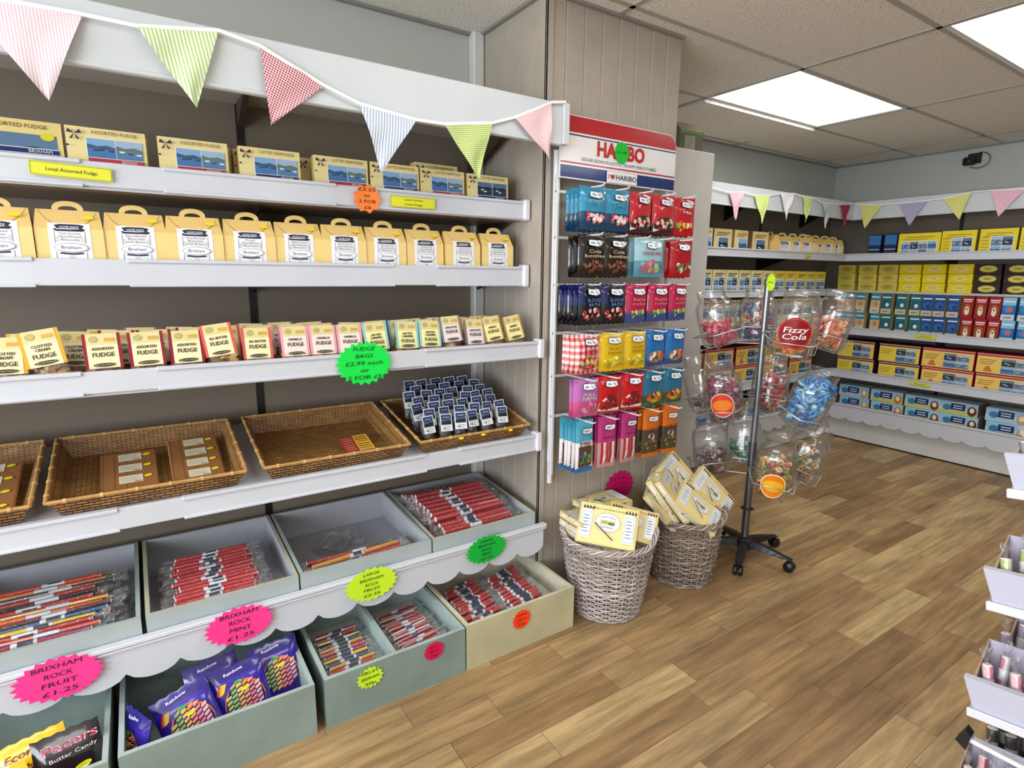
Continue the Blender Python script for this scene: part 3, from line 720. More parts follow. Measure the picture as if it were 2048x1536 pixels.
protos = {'wide': fudge_box('ASSORTED FUDGE', NAV_, 0, 1, wide=True), 'ar': fudge_box('ASSORTED FUDGE', RED_, (0, 1, 0, 1), 2), 'cn': fudge_box('CLOTTED CREAM FUDGE', NAV_, (0, 1, 0, 1), 3),
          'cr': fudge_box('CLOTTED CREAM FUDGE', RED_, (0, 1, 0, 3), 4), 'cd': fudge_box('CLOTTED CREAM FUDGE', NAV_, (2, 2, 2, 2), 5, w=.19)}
T1 = 1.69
row = [('wide', -.219, 'assorted fudge box with one dark harbour photo at the left edge of the top shelf'),
       ('ar', -.026, 'first assorted fudge box with red band, right of the dark harbour one'),
       ('ar', .19, 'second assorted fudge box with red band, right of the local fudge label'),
       ('cn', .407, 'clotted cream fudge box with blue band, leftmost of its kind, near the black upright'),
       ('cr', .639, 'clotted cream fudge box with red band just above the orange price star'),
       ('cn', .835, 'clotted cream fudge box with blue band under the blue striped flag tip'),
       ('cr', 1.028, 'clotted cream fudge box with red band above the yellow clotted cream label'),
       ('cd', 1.23, 'clotted cream fudge box with dark photos, rightmost on the top shelf beside the pillar')]
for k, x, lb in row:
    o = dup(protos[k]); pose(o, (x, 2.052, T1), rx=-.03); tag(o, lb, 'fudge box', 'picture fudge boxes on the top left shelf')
for k, x, y, z, lb in [('ar', -.02, 2.115, T1, 'assorted fudge box standing directly behind the first red banded one'), ('ar', .205, 2.115, T1, 'assorted fudge box standing behind the second red banded one'), ('cn', .40, 2.115, T1, 'blue banded fudge box hidden behind the one under the red flag'),
                    ('cr', .60, 2.13, T1, 'clotted cream fudge box peeping out left behind the one above the orange star'), ('cr', .66, 2.19, T1, 'fudge box third deep behind the orange price star'),
                    ('cn', 1.04, 2.13, T1 + .03, 'clotted cream fudge box standing taller behind the box by the yellow label')]:
    o = dup(protos[k]); pose(o, (x, y, z), rx=-.03); tag(o, lb, 'fudge box', 'picture fudge boxes on the top left shelf')
    if z > T1: o.location.z = T1 ; o.scale = (1, 1, 1.22)

# ================================================================ second shelf: shortbread gable cartons
def gable(flavour):
    w, h, d = .154, .142, .07
    t = empty('shortbread_carton'); mb = MB()
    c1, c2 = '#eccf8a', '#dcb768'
    f = [(-w / 2, 0, 0), (w / 2, 0, 0), (w / 2, 0, .09), (-w / 2, 0, .09)]
    top = [(-w / 2 + .006, d * .42, h), (w / 2 - .006, d * .42, h)]
    vs = f + [top[1], top[0]] + [(-w / 2, d, 0), (w / 2, d, 0), (w / 2, d, .09), (-w / 2, d, .09), (w / 2 - .006, d * .58, h), (-w / 2 + .006, d * .58, h)]
    fs = [(0, 1, 2, 3), (3, 2, 4, 5), (7, 6, 9, 8), (8, 9, 11, 10), (1, 7, 8, 2), (2, 8, 10, 4), (6, 0, 3, 9), (9, 3, 5, 11), (5, 4, 10, 11), (0, 6, 7, 1)]
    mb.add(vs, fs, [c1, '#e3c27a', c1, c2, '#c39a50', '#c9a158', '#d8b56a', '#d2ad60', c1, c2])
    # flap with its curved cut line on the sloping panel
    sl = lambda u, v, hh: (u, (v - .09) / (h - .09) * d * .42 - hh * .9, v + hh * .4) if v > .09 else (u, -hh, v)
    p = Print(mb, sl); n = 12
    arc = [(-.066 + .132 * i / n, h - .002 - .048 * math.sin(PI * i / n) ** .7) for i in range(n + 1)]
    for a, b in zip(arc[:-1], arc[1:]): p.poly([(a[0], a[1] - .0008), (b[0], b[1] - .0008), (b[0], b[1] + .0008), (a[0], a[1] + .0008)], '#8a6a35', 2)
    mb.build('carton', t)
    # handle
    mb = MB(); n = 12; y = d * .5; vs = []; 
    for i in range(n + 1):
        a = PI * i / n
        for r in (1, .62):
            for yy in (-.0015, .0015): vs.append((math.cos(a) * .036 * r, y + yy, h - .002 + .027 * r * math.sin(a) ** .7 * (1 if r == 1 else .8)))
    fs = []
    for i in range(n):
        q = 4 * i; e = q + 4
        fs += [(q, e, e + 2, q + 2), (q + 1, q + 3, e + 3, e + 1), (q, q + 1, e + 1, e), (q + 2, e + 2, e + 3, q + 3)]
    mb.add(vs, fs, '#e9cb84'); mb.build('handle', t)
    # label
    mb = MB(); hw, lh = .047, .105
    fl = lambda u, v, hh: (u, -.0008 - hh, v) if v < .09 else (u, (v - .09) / (h - .09) * d * .42 - .0008 - hh * .9, v + hh * .4)
    mb.add([fl(-hw, .004, 0), fl(hw, .004, 0), fl(hw, .09, 0), fl(-hw, .09, 0), fl(hw, lh, 0), fl(-hw, lh, 0)], [(0, 1, 2, 3), (3, 2, 4, 5)], '#eef0f4')
    p = Print(mb, fl)
    K = '#2c2f44'
    p.poly([(-.036, .088), (-.03, .083), (.03, .083), (.036, .088), (.028, .092), (.034, .099), (.02, .102), (-.02, .102), (-.034, .099), (-.028, .092)], K, 2)
    p.text('HOME MADE', 0, .0935, .009, '#f5f5fa', .042)
    for a in (-1, 1):
        p.rect(a * .034 - .0005, .05, a * .034 + .0005, .083, K, 2); p.rect(a * .034 - .0005, .004, a * .034 + .0005, .028, K, 2)
        p.ring(a * .029, .06, .003, .007, K, .0007, 10)
    y = .077
    for ln in flavour.split('|'): p.text(ln, 0, y, .0082, '#3a3d52', min(.05, .0052 * len(ln))); y -= .0085
    p.ring(0, .039, .038, .0125, K, .0009, 20); p.ell(0, .039, .037, .0116, '#eef0f4', 20)
    p.text('Brixham', 0, .039, .013, '#3a3d52', .044)
    p.poly([(-.028, .022), (0, .0195), (.028, .022), (.024, .0262), (0, .0235), (-.024, .0262)], K, 3)
    p.rect(-.034, .0045, .034, .0053, K, 2); p.text('250g', 0, .012, .007, '#3a3d52')
    mb.build('label', t)
    mb = MB(); mb.X = TR(.045, .0108, .121); mb.X = mb.X @ Matrix.Rotation(-.55, 4, 'X')
    mb.prism([(.013 * math.cos(a), .006 * math.sin(a)) for a in [2 * PI * k / 12 for k in range(12)]], .0012, '#e8d81c', 'paper', 'y', -.004); so = mb.build('price_sticker', t); so['label'] = 'yellow price sticker'
    return t
gp = [gable('Triple Chocolate|Shortbread|Biscuits'), gable('Shortbread|Biscuits|with Butter'), gable('Salted Caramel|Shortbread|Biscuits'), gable('Chocolate Chip|Shortbread|Biscuits'), gable('Fruit|Shortbread|Biscuits')]
T2 = 1.474
xs2 = [-.292, -.136, .018, .17, .325, .478, .63, .785, .942, 1.102, 1.264]
for i, x in enumerate(xs2):
    k = [1, 0, 1, 1, 4, 2, 2, 3, 3, 2, 2][i]; o = dup(gp[k]); pose(o, (x, 2.028 + .004 * (i % 3), T2), rz=random.uniform(-.05, .05) if i > 5 else 0)
    tag(o, 'cream gable-topped shortbread carton with white label, ' + ('cut off by the left picture edge' if i == 0 else 'beside the pillar at the right end' if i == 10 else ORD[i] + ' along the second shelf from the left'), 'carton', 'shortbread cartons on the second shelf')
for x in (.40, .82):
    pass

# ================================================================ third shelf: fudge bags
def fudge_bag(lines, side, card='#f3e6b4', cubes='#c99a62', seed=0):
    R = random.Random(seed); t = empty('fudge_bag'); w = .088; h = .145
    mb = MB()
    for i in range(34):
        x = R.uniform(-.034, .034); y = R.uniform(.006, .034); z = R.uniform(.007, .06); s = .0085
        mb.X = TR(x, y, z, R.uniform(0, 3), R.uniform(-.6, .6), R.uniform(-.6, .6)); mb.box((-s, -s, -s), (s, s, s), R.choice([cubes, '#d8b07a', '#b98750']), 'fudge')
    mb.X = Matrix(); mb.build('fudge_pieces', t)['kind'] = 'stuff'
    mb = MB(); n = 8; vs = []; prof = [(0, .0), (.02, 1), (.05, 1), (.085, .75), (.115, .4), (h, .06)]; w = .084
    for z, b in prof:
        for k in range(12):
            a = 2 * PI * k / 12; vs.append((w / 2 * (1 if z < .1 else .97) * max(-1, min(1, math.cos(a) * 1.25)), .02 + .021 * b * math.sin(a) + R.uniform(-.0015, .0015), z + R.uniform(-.001, .001)))
    fs = [(i * 12 + k, i * 12 + (k + 1) % 12, (i + 1) * 12 + (k + 1) % 12, (i + 1) * 12 + k) for i in range(len(prof) - 1) for k in range(12)]
    mb.add(vs, fs, '#fff', 'film', True); mb.build('clear_bag', t)
    w = .088; mb = MB(); sl = lambda u, v, hh: (u, -.004 + (v - .055) * .17 - hh, v)
    b_ = .052; T_ = h + .004
    mb.add([sl(-w / 2, b_, 0), sl(w / 2, b_, 0), sl(w / 2, T_, 0), sl(-w / 2, T_, 0)], [(0, 1, 2, 3)], side)
    mb.add([sl(-w / 2, b_, -.0012), sl(w / 2, b_, -.0012), sl(w / 2, T_, -.0012), sl(-w / 2, T_, -.0012)], [(3, 2, 1, 0)], side)
    p = Print(mb, sl); m = .008
    p.rect(-w / 2 + m, b_ - .0, w / 2 - m, T_, card); p.rect(-w / 2 + m, T_ - .032, w / 2 - m, T_, '#d9cc92')
    p.ring(-.018, T_ - .016, .011, .009, '#8c8450', .001, 12); p.ell(-.018, T_ - .016, .009, .007, '#b8ae70'); 
    for q in range(3): p.poly([(.006 + q * .008, T_ - .024), (.016 + q * .008, T_ - .023), (.014 + q * .008, T_ - .013), (.005 + q * .008, T_ - .014)], '#cfa24e', 4 + q)
    K = '#241c16'; y = T_ - .041
    for j, ln in enumerate(lines):
        big = ln == 'FUDGE'; sz = .0165 if big else .0105
        p.text(ln, 0, y - (sz * .5 if big else .002), sz * 1.05, K, .05 if big else min(.05, .0062 * len(ln)), rot=0, bold=.0009); y -= sz * (1.0 if not big else 1.15)
    p.ell(0, b_ + .0095, .026, .0048, K, 14); p.text('Naturally Delicious', 0, b_ + .0095, .0055, '#d8cfa4', .043)
    mb.build('header_card', t)
    return t
fb = {'cc': fudge_bag(['CLOTTED', 'CREAM', 'FUDGE'], '#e0a431', seed=1), 'as': fudge_bag(['ASSORTED', 'FUDGE'], '#8c1636', cubes='#9a7258', seed=2), 'ab': fudge_bag(['ALL BUTTER', 'FUDGE'], '#d65a50', seed=3),
      'va': fudge_bag(['VANILLA', 'FUDGE'], '#e7a0ac', '#f3ded2', seed=4), 'sc': fudge_bag(['SALTED', 'CARAMEL', 'FUDGE'], '#8cc8cc', '#f1eaa4', seed=5), 'ch': fudge_bag(['CHOCOLATE', 'FUDGE'], '#8a747c', '#e8dcd8', '#4a3026', seed=6), 'wh': fudge_bag(['WHISKY', 'FUDGE'], '#b08a4c', '#f3e9a0', seed=7)}
nm = {'cc': 'clotted cream fudge bag with yellow edging', 'as': 'assorted fudge bag with maroon edging', 'ab': 'all butter fudge bag with red edging', 'va': 'vanilla fudge bag with pink edging', 'sc': 'salted caramel fudge bag with pale blue edging', 'ch': 'dark chocolate fudge bag with mauve label', 'wh': 'whisky fudge bag with yellow label'}
T3 = 1.13
rw = [('cc', -.30, 0, 0), ('cc', -.205, .17, .012), ('as', -.088, .03, 0), ('as', .016, .03, 0), ('as', .116, .02, 0), ('ab', .212, .12, .013), ('ab', .310, 0, 0), ('va', .425, 0, 0), ('va', .516, 0, 0), ('va', .607, 0, 0),
      ('sc', .707, .06, 0), ('sc', .817, -.03, 0), ('sc', .907, -.05, 0), ('ch', 1.006, .06, .014), ('ch', 1.105, 0, 0), ('wh', 1.20, .14, .005), ('wh', 1.303, .16, .005)]
cnt = {}; tot = {k: sum(1 for r in rw if r[0] == k) for k in fb}
for k, x, rot, dz in rw:
    c_ = cnt.get(k, 0); cnt[k] = c_ + 1
    o = dup(fb[k]); pose(o, (x, 1.932, T3 + dz + abs(rot) * .035), ry=-rot, rx=-.10)
    wh_ = {2: ('left one', 'right one'), 3: ('left one', 'middle one', 'right one')}[tot[k]][c_]
    tag(o, nm[k] + ', ' + wh_ + ' of ' + ('two' if tot[k] == 2 else 'three') + ' in front', 'sweet bag', 'fudge bags along the third shelf')
R = random.Random(5); names2 = {}
X2 = [-.26 + .0985 * i for i in range(16)] + [-.10, .0, .10, .31, .41, .51, .90, 1.0, 1.10, 1.20]
for i, (k, x, y) in enumerate([('cc', -.17, 1.99), ('cc', -.12, 2.0), ('as', -.05, 1.99), ('as', .05, 2.0), ('as', .15, 1.99), ('ab', .25, 2.0), ('va', .36, 1.99), ('va', .47, 2.0), ('va', .56, 2.0), ('va', .66, 1.99), ('sc', .76, 1.99), ('sc', .86, 2.0), ('ch', .96, 1.99), ('ch', 1.05, 2.0), ('wh', 1.15, 1.99), ('wh', 1.25, 2.0),
                              ('as', -.08, 2.06), ('ch', .03, 2.07), ('as', .10, 2.06), ('ch', .34, 2.07), ('ch', .45, 2.07), ('va', .52, 2.06), ('ch', .92, 2.06), ('ch', .99, 2.07), ('wh', 1.11, 2.06), ('wh', 1.22, 2.07)]):
    x = X2[i]; o = dup(fb[k]); pose(o, (x, y, T3 + R.uniform(0, .004)), rx=-.06, ry=R.uniform(-.05, .05))
    rowi = 'second' if y < 2.03 else 'back'; key = (k, rowi); names2[key] = names2.get(key, 0) + 1
    tag(o, nm[k] + ' in the ' + rowi + ' row, ' + ORD[names2[key] - 1] + ' from left', 'sweet bag', 'fudge bags along the third shelf')

# ================================================================ fourth shelf: bamboo trays on the slope
SL = .20   # slope angle of the board
def shelf4(y): return .765 + .10 * (y - 1.899) / (2.40 - 1.899)
def bamboo_tray(lbl, x, w=.50, d=.41, h=.062):
    t = empty('bamboo_tray', (x, 1.935, shelf4(1.935) + .003)); t.rotation_euler = (math.atan(.2), 0, 0)
    mb = MB(); s = .028; iw = w / 2 - s
    B = [(-iw, 0, 0), (iw, 0, 0), (iw, d - 2 * s, 0), (-iw, d - 2 * s, 0)]; T_ = [(-w / 2, -s, h), (w / 2, -s, h), (w / 2, d - s, h), (-w / 2, d - s, h)]
    k = .006; Bi = [(a + (k if a < 0 else -k), b + (k if b < .1 else -k), .004) for a, b, c in B]; Ti = [(a + (k if a < 0 else -k), b + (k if b < .1 else -k), h) for a, b, c in T_]
    vs = B + T_ + Bi + Ti
    fs = [(0, 3, 2, 1)] + [(i, (i + 1) % 4, 4 + (i + 1) % 4, 4 + i) for i in range(4)] + [(8, 9, 10, 11)] + [(8 + (i + 1) % 4, 8 + i, 12 + i, 12 + (i + 1) % 4) for i in range(4)] + [(4 + i, 4 + (i + 1) % 4, 12 + (i + 1) % 4, 12 + i) for i in range(4)]
    mb.add(vs, fs, '#b08248', 'bamboo'); mb.build('woven_body', t)
    mb = MB()
    for a, b in zip(T_, T_[1:] + T_[:1]):
        a, b = V(a), V(b); mb.tube([a, b], .0055, '#c79a5c', 'wicker', 6)
        L = (b - a).length; n = int(L / .075)
        for i in range(n):
            p0 = a.lerp(b, (i + .5) / n); e = (b - a).normalized() * .004; mb.tube([p0 - e, p0 + e], .0072, '#dfb878', 'wicker', 6)
    mb.build('rim', t); tag(t, lbl, 'tray', 'shallow bamboo trays on the sloping shelf'); return t
TX = [-.54, -.008, .547, 1.092]
bamboo_tray('bamboo tray of brown biscuit packs cut off at the left picture edge', TX[0]); bamboo_tray('bamboo tray holding seven flat brown biscuit packs in two columns', TX[1])
bamboo_tray('almost empty bamboo tray with three red and yellow packs', TX[2], .505); bamboo_tray('bamboo tray crowded with small dark chocolate bags beside the pillar', TX[3], .50)
RXS = math.atan(.2)
def ontray(tx, u, v, z=.006):   # point on a tray floor
    p = TR(tx, 1.935, shelf4(1.935) + .003, rx=RXS) @ V((u, v, z)); return p
mb = MB(); mb.cbox((-.075, -.045, 0), (.075, .045, .010), '#9c6c42', 'gloss', .004); p = Print(mb, topf(.010))
for i in range(3): p.rect(-.07 + i * .03, -.04, -.068 + i * .03, .04, '#855632', 2)
p.rect(-.028, -.006, .034, .03, '#e3ddc2', 4); 
for i in range(4): p.rect(-.024, .002 + i * .006, .02 + (i % 2) * .008, .0035 + i * .006, '#8a8468', 5)
p.rect(.012, -.003, .03, .0, '#5a5040', 5); p.ell(.048, .016, .011, .006, '#efe322', 14, .2)
bp_ = mb.build('biscuit_pack')
def pk(tx, u, v, z, lb, rx=0, rz=0):
    o = dup(bp_); o.matrix_world = TR(*ontray(tx, u, v, z), rx=RXS) @ TR(0, 0, 0, rz, rx); tag(o, lb, 'biscuit pack', 'flat brown biscuit packs in the bamboo trays')
tx = TX[1]
for i in range(3): pk(tx, -.06, .095 + i * .062, .012 + .006 * i, 'flat biscuit pack, %s in the left column of the middle bamboo tray' % ['nearest', 'middle', 'farthest'][i], .17)
for i in range(4): pk(tx, .125, .07 + i * .062, .012 + .006 * i, 'flat biscuit pack, %s in the right column of the middle bamboo tray' % ['nearest', 'second', 'third', 'farthest'][i], .17, .03)
for i in range(4): pk(TX[0], .13, .05 + i * .068, .012 + .006 * i, 'flat biscuit pack, %s in the bamboo tray cut off at the left' % ['nearest', 'second', 'third', 'farthest'][i], .17, -.04)
mb = MB(); mb.cbox((-.055, -.03, 0), (.055, .03, .008), '#a83c30', 'gloss', .003); p = Print(mb, topf(.008)); p.rect(-.005, -.028, .053, .028, '#dfb53e', 3)
for i in range(3): p.rect(.0, -.018 + i * .014, .045, -.013 + i * .014, '#8a2c20', 4)
for i in range(3): p.rect(-.05, -.02 + i * .014, -.012, -.012 + i * .014, '#c87058', 4)
rp = mb.build('fudge_bar')
for i in range(3):
    o = dup(rp); o.matrix_world = TR(*ontray(TX[2], .10, .045 + i * .047, .010 + .004 * i), rx=RXS) @ TR(0, 0, 0, .04, .12)
    tag(o, 'red and yellow sweet bar, %s of three in the nearly empty bamboo tray' % ['nearest', 'middle', 'farthest'][i], 'sweet bar', 'red and yellow bars in the nearly empty tray')
# dark chocolate bags
t = empty('chocolate_bag'); R = random.Random(3); mb = MB()
for i in range(26):
    mb.blob((R.uniform(-.02, .02), R.uniform(.008, .026), R.uniform(.008, .064)), .009, R.choice(['#2a1a14', '#16181e', '#3a2a22', '#20242c']), 'candy', 6, 4)
mb.build('chocolates', t)['kind'] = 'stuff'
mb = MB(); vs = []
for z, b in [(0, .6), (.02, 1), (.05, .8), (.075, .5), (.1, .1)]:
    for k in range(10):
        a = 2 * PI * k / 10; vs.append((.028 * math.cos(a) + R.uniform(-.001, .001), .018 + .017 * b * math.sin(a), z))
mb.add(vs, [(i * 10 + k, i * 10 + (k + 1) % 10, (i + 1) * 10 + (k + 1) % 10, (i + 1) * 10 + k) for i in range(4) for k in range(10)], '#fff', 'film', True); mb.build('clear_bag', t)
mb = MB(); sl = lambda u, v, hh: (u, .0 + (v - .03) * .12 - hh, v); sl = lambda u, v, hh: (u * .98, .0 + (v - .03) * .12 - hh, .046 + (v - .028) * .86)
mb.add([sl(-.026, .028, 0), sl(.026, .028, 0), sl(.026, .108, 0), sl(-.026, .108, 0)], [(0, 1, 2, 3), (3, 2, 1, 0)][:1], '#e2e6ec')
mb.add([sl(-.026, .028, -.001), sl(.026, .028, -.001), sl(.026, .108, -.001), sl(-.026, .108, -.001)], [(3, 2, 1, 0)], '#cfd4da')
p = Print(mb, sl); p.rect(-.022, .058, .022, .104, '#2b3a66'); p.rect(-.022, .058, .022, .076, '#1c2026'); p.poly([(-.022, .072), (.022, .078), (.022, .086), (0, .08), (-.022, .084)], '#55607a'); p.rect(-.014, .09, .014, .094, '#9aa6c8')
p.text('Chocolate', 0, .048, .008, '#4a4e5a', .03); p.text('Brixham', 0, .038, .007, '#4a4e5a', .022); mb.build('header_card', t)
R = random.Random(11); n = 0
for r_, (v, cnt_, dz) in enumerate([(.010, 6, 0), (.056, 6, .012), (.102, 6, .024), (.148, 6, .034), (.194, 6, .042), (.240, 5, .05), (.286, 5, .058)]):
    for i in range(cnt_):
        u = -.182 + .066 * i + .022 * (r_ % 2) + (.03 if cnt_ == 5 else 0) + R.uniform(-.003, .003); q = ontray(TX[3], u, v + R.uniform(-.003, .003), .020 + dz * .7)
        o = dup(t); pose(o, q, rz=R.uniform(-.18, .16), rx=-.20 + R.uniform(-.06, .06), ry=R.uniform(-.10, .10))
        tag(o, 'dark chocolate bag with white framed card, %s in the %s row' % (od(i, cnt_), ['front', 'second', 'third', 'fourth', 'fifth', 'sixth', 'back'][r_]), 'sweet bag', 'dark chocolate bags in the bamboo tray by the pillar')
        n += 1
mb = MB(); mb.prism([(.011 * math.cos(a), .0055 * math.sin(a)) for a in [2 * PI * k / 12 for k in range(12)]], .0008, '#efe322', 'paper', 'y', 0)
stk = mb.build('price_sticker')
for i, (u, v) in enumerate([(-.10, -.028), (.0, -.028), (.13, -.026)]):
    o = dup(stk); pose(o, ontray(TX[3], u + .02, -.034, .055), rx=-.5, rz=.1); tag(o, 'yellow price sticker on the %s dark chocolate bag in the front row' % ['left', 'middle', 'right'][i], 'sticker', 'loose price stickers on the chocolate bags')
# ================================================================ wooden bins on the lowest shelf and crates on the floor
def bin_box(name, x0, x1, y0, y1, z0, zf, zb, wall, label, group, inner, outer, edge, divider=None, mat='paint'):
    t = empty(name, ((x0 + x1) / 2, y0, z0)); hw = (x1 - x0) / 2; d = y1 - y0; zf -= z0; zb -= z0
    def panel(nm_, vs, cols):
        mb = MB(); mb.add(vs, [(0, 3, 2, 1), (4, 5, 6, 7), (0, 1, 5, 4), (1, 2, 6, 5), (2, 3, 7, 6), (3, 0, 4, 7)], cols, mat); return mb.build(nm_, t)
    def hexa(xa, xb, ya, yb_, za, zA, zB): return [(xa, ya, za), (xb, ya, za), (xb, yb_, za), (xa, yb_, za), (xa, ya, zA), (xb, ya, zA), (xb, yb_, zB), (xa, yb_, zB)]
    panel('front_panel', hexa(-hw, hw, 0, wall, 0, zf, zf), [outer, edge, outer, outer, inner, outer])
    panel('back_panel', hexa(-hw, hw, d - wall, d, 0, zb, zb), [outer, edge, inner, outer, outer, outer])
    panel('side_panel', hexa(-hw, -hw + wall, wall, d - wall, 0, zf, zb), [outer, edge, outer, inner, outer, outer])
    panel('side_panel', hexa(hw - wall, hw, wall, d - wall, 0, zf, zb), [outer, edge, outer, outer, outer, inner])
    panel('base_board', hexa(-hw + wall, hw - wall, wall, d - wall, 0, .008, .008), [outer, inner, outer, outer, outer, outer])
    if divider: panel('divider', hexa(divider - t.location.x, divider - t.location.x + wall, wall, d - wall, .008, zf - .004, zb - .004), [inner, edge, inner, inner, inner, inner])
    tag(t, label, 'crate' if 'crate' in name else 'bin', group); return t
GB = 'wooden rock bins on the lowest shelf'
for a, b, lb, ed in ((-.56, -.078, 'wooden bin of rainbow rock sticks at the left picture edge', '#b0c0ba'), (-.066, .370, 'wooden bin of red mint rock sticks above the pink starburst', '#c9c9b0'), (.376, .862, 'wooden bin holding only a few rainbow rock sticks', '#b2c3bb'), (.869, 1.352, 'wooden bin piled with large red rock sticks beside the pillar', '#c9c7aa')):
    bin_box('rock_bin', a, b, 1.86, 2.36, .354, .447, .478, .012, lb, GB, '#b6b8c0', '#a9b4b5', ed)
FG = 'painted wooden crates on the floor'
bin_box('floor_crate', -.72, -.178, 1.65, 2.07, 0, .178, .178, .014, 'grey green floor crate of boiled sweet packs cut off at the left', FG, '#a4b5b0', '#93a49e', '#b9c9c5', mat='worn')
bin_box('floor_crate', -.157, .355, 1.65, 2.07, 0, .178, .178, .014, 'grey green floor crate with purple wrapped twist packs', FG, '#9db0ac', '#8b9d96', '#b9cac8', mat='worn')
bin_box('floor_crate', .386, .893, 1.65, 2.07, 0, .178, .178, .014, 'grey green floor crate divided in two with short rock sticks', FG, '#a8bab6', '#879a94', '#b7c8c4', divider=.62, mat='worn')
bin_box('floor_crate', .900, 1.408, 1.65, 2.07, 0, .183, .183, .014, 'cream floor crate of red and white rock sticks by the basket', FG, '#d9d2bb', '#c6c19c', '#ded9b8', mat='worn')
# rock sticks
def stick(cols, L, r, lab_c='#e4e7ee', lab=.2, dark=True, seed=0, film=True, lx=0, ends=(-1, 1)):
    R = random.Random(seed); n = 10; t = empty('rock_stick'); mb = MB(); vs = []; 
    for x in (-L / 2, -L / 2 + .003, L / 2 - .003, L / 2):
        rr = r * (.8 if abs(x) > L / 2 - .001 else 1)
        for k in range(n): vs.append((x, rr * math.cos(2 * PI * k / n), rr * math.sin(2 * PI * k / n)))
    fs = []; cl = []
    for i in range(3):
        for k in range(n): fs.append((i * n + k, (i + 1) * n + k, (i + 1) * n + (k + 1) % n, i * n + (k + 1) % n)); cl.append(cols[int(k * len(cols) / n)] if i == 1 else '#f3e3e3')
    fs += [tuple(range(n)), tuple(range(4 * n - 1, 3 * n - 1, -1))]; cl += ['#f6eeee', '#f6eeee']
    mb.add(vs, fs, cl, 'candy'); mb.build('candy', t)
    if lab:
        mb = MB(); a, b = lx - L * lab / 2, lx + L * lab / 2
        vs = [(x, r * 1.07 * math.cos(2 * PI * k / n), r * 1.07 * math.sin(2 * PI * k / n)) for x in (a, b) for k in range(n)]
        mb.add(vs, [(k, n + k, n + (k + 1) % n, (k + 1) % n) for k in range(n)], lab_c)
        if dark:
            a2, b2 = a + (b - a) * .25, a + (b - a) * .85; ks = (1, 2, 3); vs = []
            for x in (a2, b2):
                for k in range(1, 5): vs.append((x, r * 1.1 * math.cos(2 * PI * k / n), r * 1.1 * math.sin(2 * PI * k / n)))
            mb.add(vs, [(i, 4 + i, 5 + i, i + 1) for i in range(3)], '#3a3f52')
        mb.build('label', t)
    if film:
        mb = MB()
        for s in ends:
            vs = []; m = 9
            for j, (dx, rr) in enumerate(((-.01, 1.12), (.006, .6), (.02, 1.3), (.036, 1.75 if r > .01 else 1.5))):
                for k in range(m):
                    a = 2 * PI * k / m; q = rr * r * (1 + (R.uniform(-.35, .35) if j > 1 else 0)); vs.append((s * (L / 2 + dx + R.uniform(-.003, .003)), q * math.cos(a), q * .6 * math.sin(a)))
            mb.add(vs, [(j * m + k, j * m + (k + 1) % m, (j + 1) * m + (k + 1) % m, (j + 1) * m + k) for j in range(3) for k in range(m)], '#fff', 'film')
        vs = [(x, r * 1.14 * math.cos(2 * PI * k / 8), r * 1.14 * math.sin(2 * PI * k / 8)) for x in (-L / 2, L / 2) for k in range(8)]
        mb.add(vs, [(k, 8 + k, 8 + (k + 1) % 8, (k + 1) % 8) for k in range(8)], '#fff', 'film', True)
        mb.build('wrapper', t)
    return t
RB = [['#c8202c', '#c8202c', '#e8c21c', '#2f7a3c', '#222'], ['#e8c21c', '#d9771c', '#c8202c', '#222'], ['#20242c', '#2a5fa0', '#2f7a3c', '#c8202c'], ['#2f7a3c', '#e8c21c', '#c8202c', '#20242c', '#20242c'], ['#6a2a70', '#c8202c', '#e8731c', '#e8c21c'], ['#d3242e', '#e2502c', '#e8c21c']]
def put(proto, x, y, z, lb, cat, grp, rz=0, rx=0, ry=0):
    o = dup(proto); o.matrix_world = TR(x, y, z) @ Matrix.Rotation(rz, 4, 'Z') @ Matrix.Rotation(ry, 4, 'Y') @ Matrix.Rotation(rx, 4, 'X'); tag(o, lb, cat, grp); return o
R = random.Random(21)
sp = [stick(c, .29, .0085, seed=i, lx=R.uniform(-.02, .03)) for i, c in enumerate(RB)]
g = 'rainbow rock sticks in the left bin'; n = 0
for layer in range(3):
    for i in range(18 - layer * 2):
        y = 1.895 + i * .0215 + layer * .012 + R.uniform(-.002, .002); x = -.32 + R.uniform(-.03, .03)
        put(sp[n % 6], x, y, .392 + layer * .0165 + (y - 1.9) * .10, 'rainbow striped rock stick in clear wrap in the left bin', 'rock stick', g, rz=R.uniform(-.05, .07), rx=R.uniform(0, 6)); n += 1
sp = [stick(['#c41424', '#d01c2c', '#c41424', '#e8dfe0'], .235, .0085, seed=30 + i, lx=R.uniform(-.01, .03), lab=.22) for i in range(3)]
g = 'red mint rock sticks in the second bin'; n = 0
for layer in range(3):
    for i in range(15 - layer * 1):
        y = 1.895 + i * .0215 + layer * .012; put(sp[n % 3], .145 + R.uniform(-.012, .012) - layer * .004, y, .390 + layer * .0165 + (y - 1.9) * .10, 'thin red mint rock stick in clear wrap in the second bin', 'rock stick', g, rz=R.uniform(-.03, .05), rx=R.uniform(-.6, .6)); n += 1
sp = [stick(RB[i], .33, .0105, seed=40 + i, lab=.16, lx=.03 * (i - 1)) for i in (0, 1, 2, 5)]
g = 'large rainbow rock sticks in the third bin'
for n, (x, y, z, rz) in enumerate([(.60, 1.90, .392, .05), (.585, 1.928, .392, .10), (.60, 1.955, .392, .02), (.58, 1.982, .392, .06), (.61, 1.925, .413, .16), (.60, 1.96, .414, .09), (.59, 1.99, .41, -.02), (.62, 2.02, .392, .04)]):
    put(sp[n % 4], x, y, z, 'large rainbow rock stick in clear wrap in the nearly empty bin', 'rock stick', g, rz=rz, rx=R.uniform(0, 6))
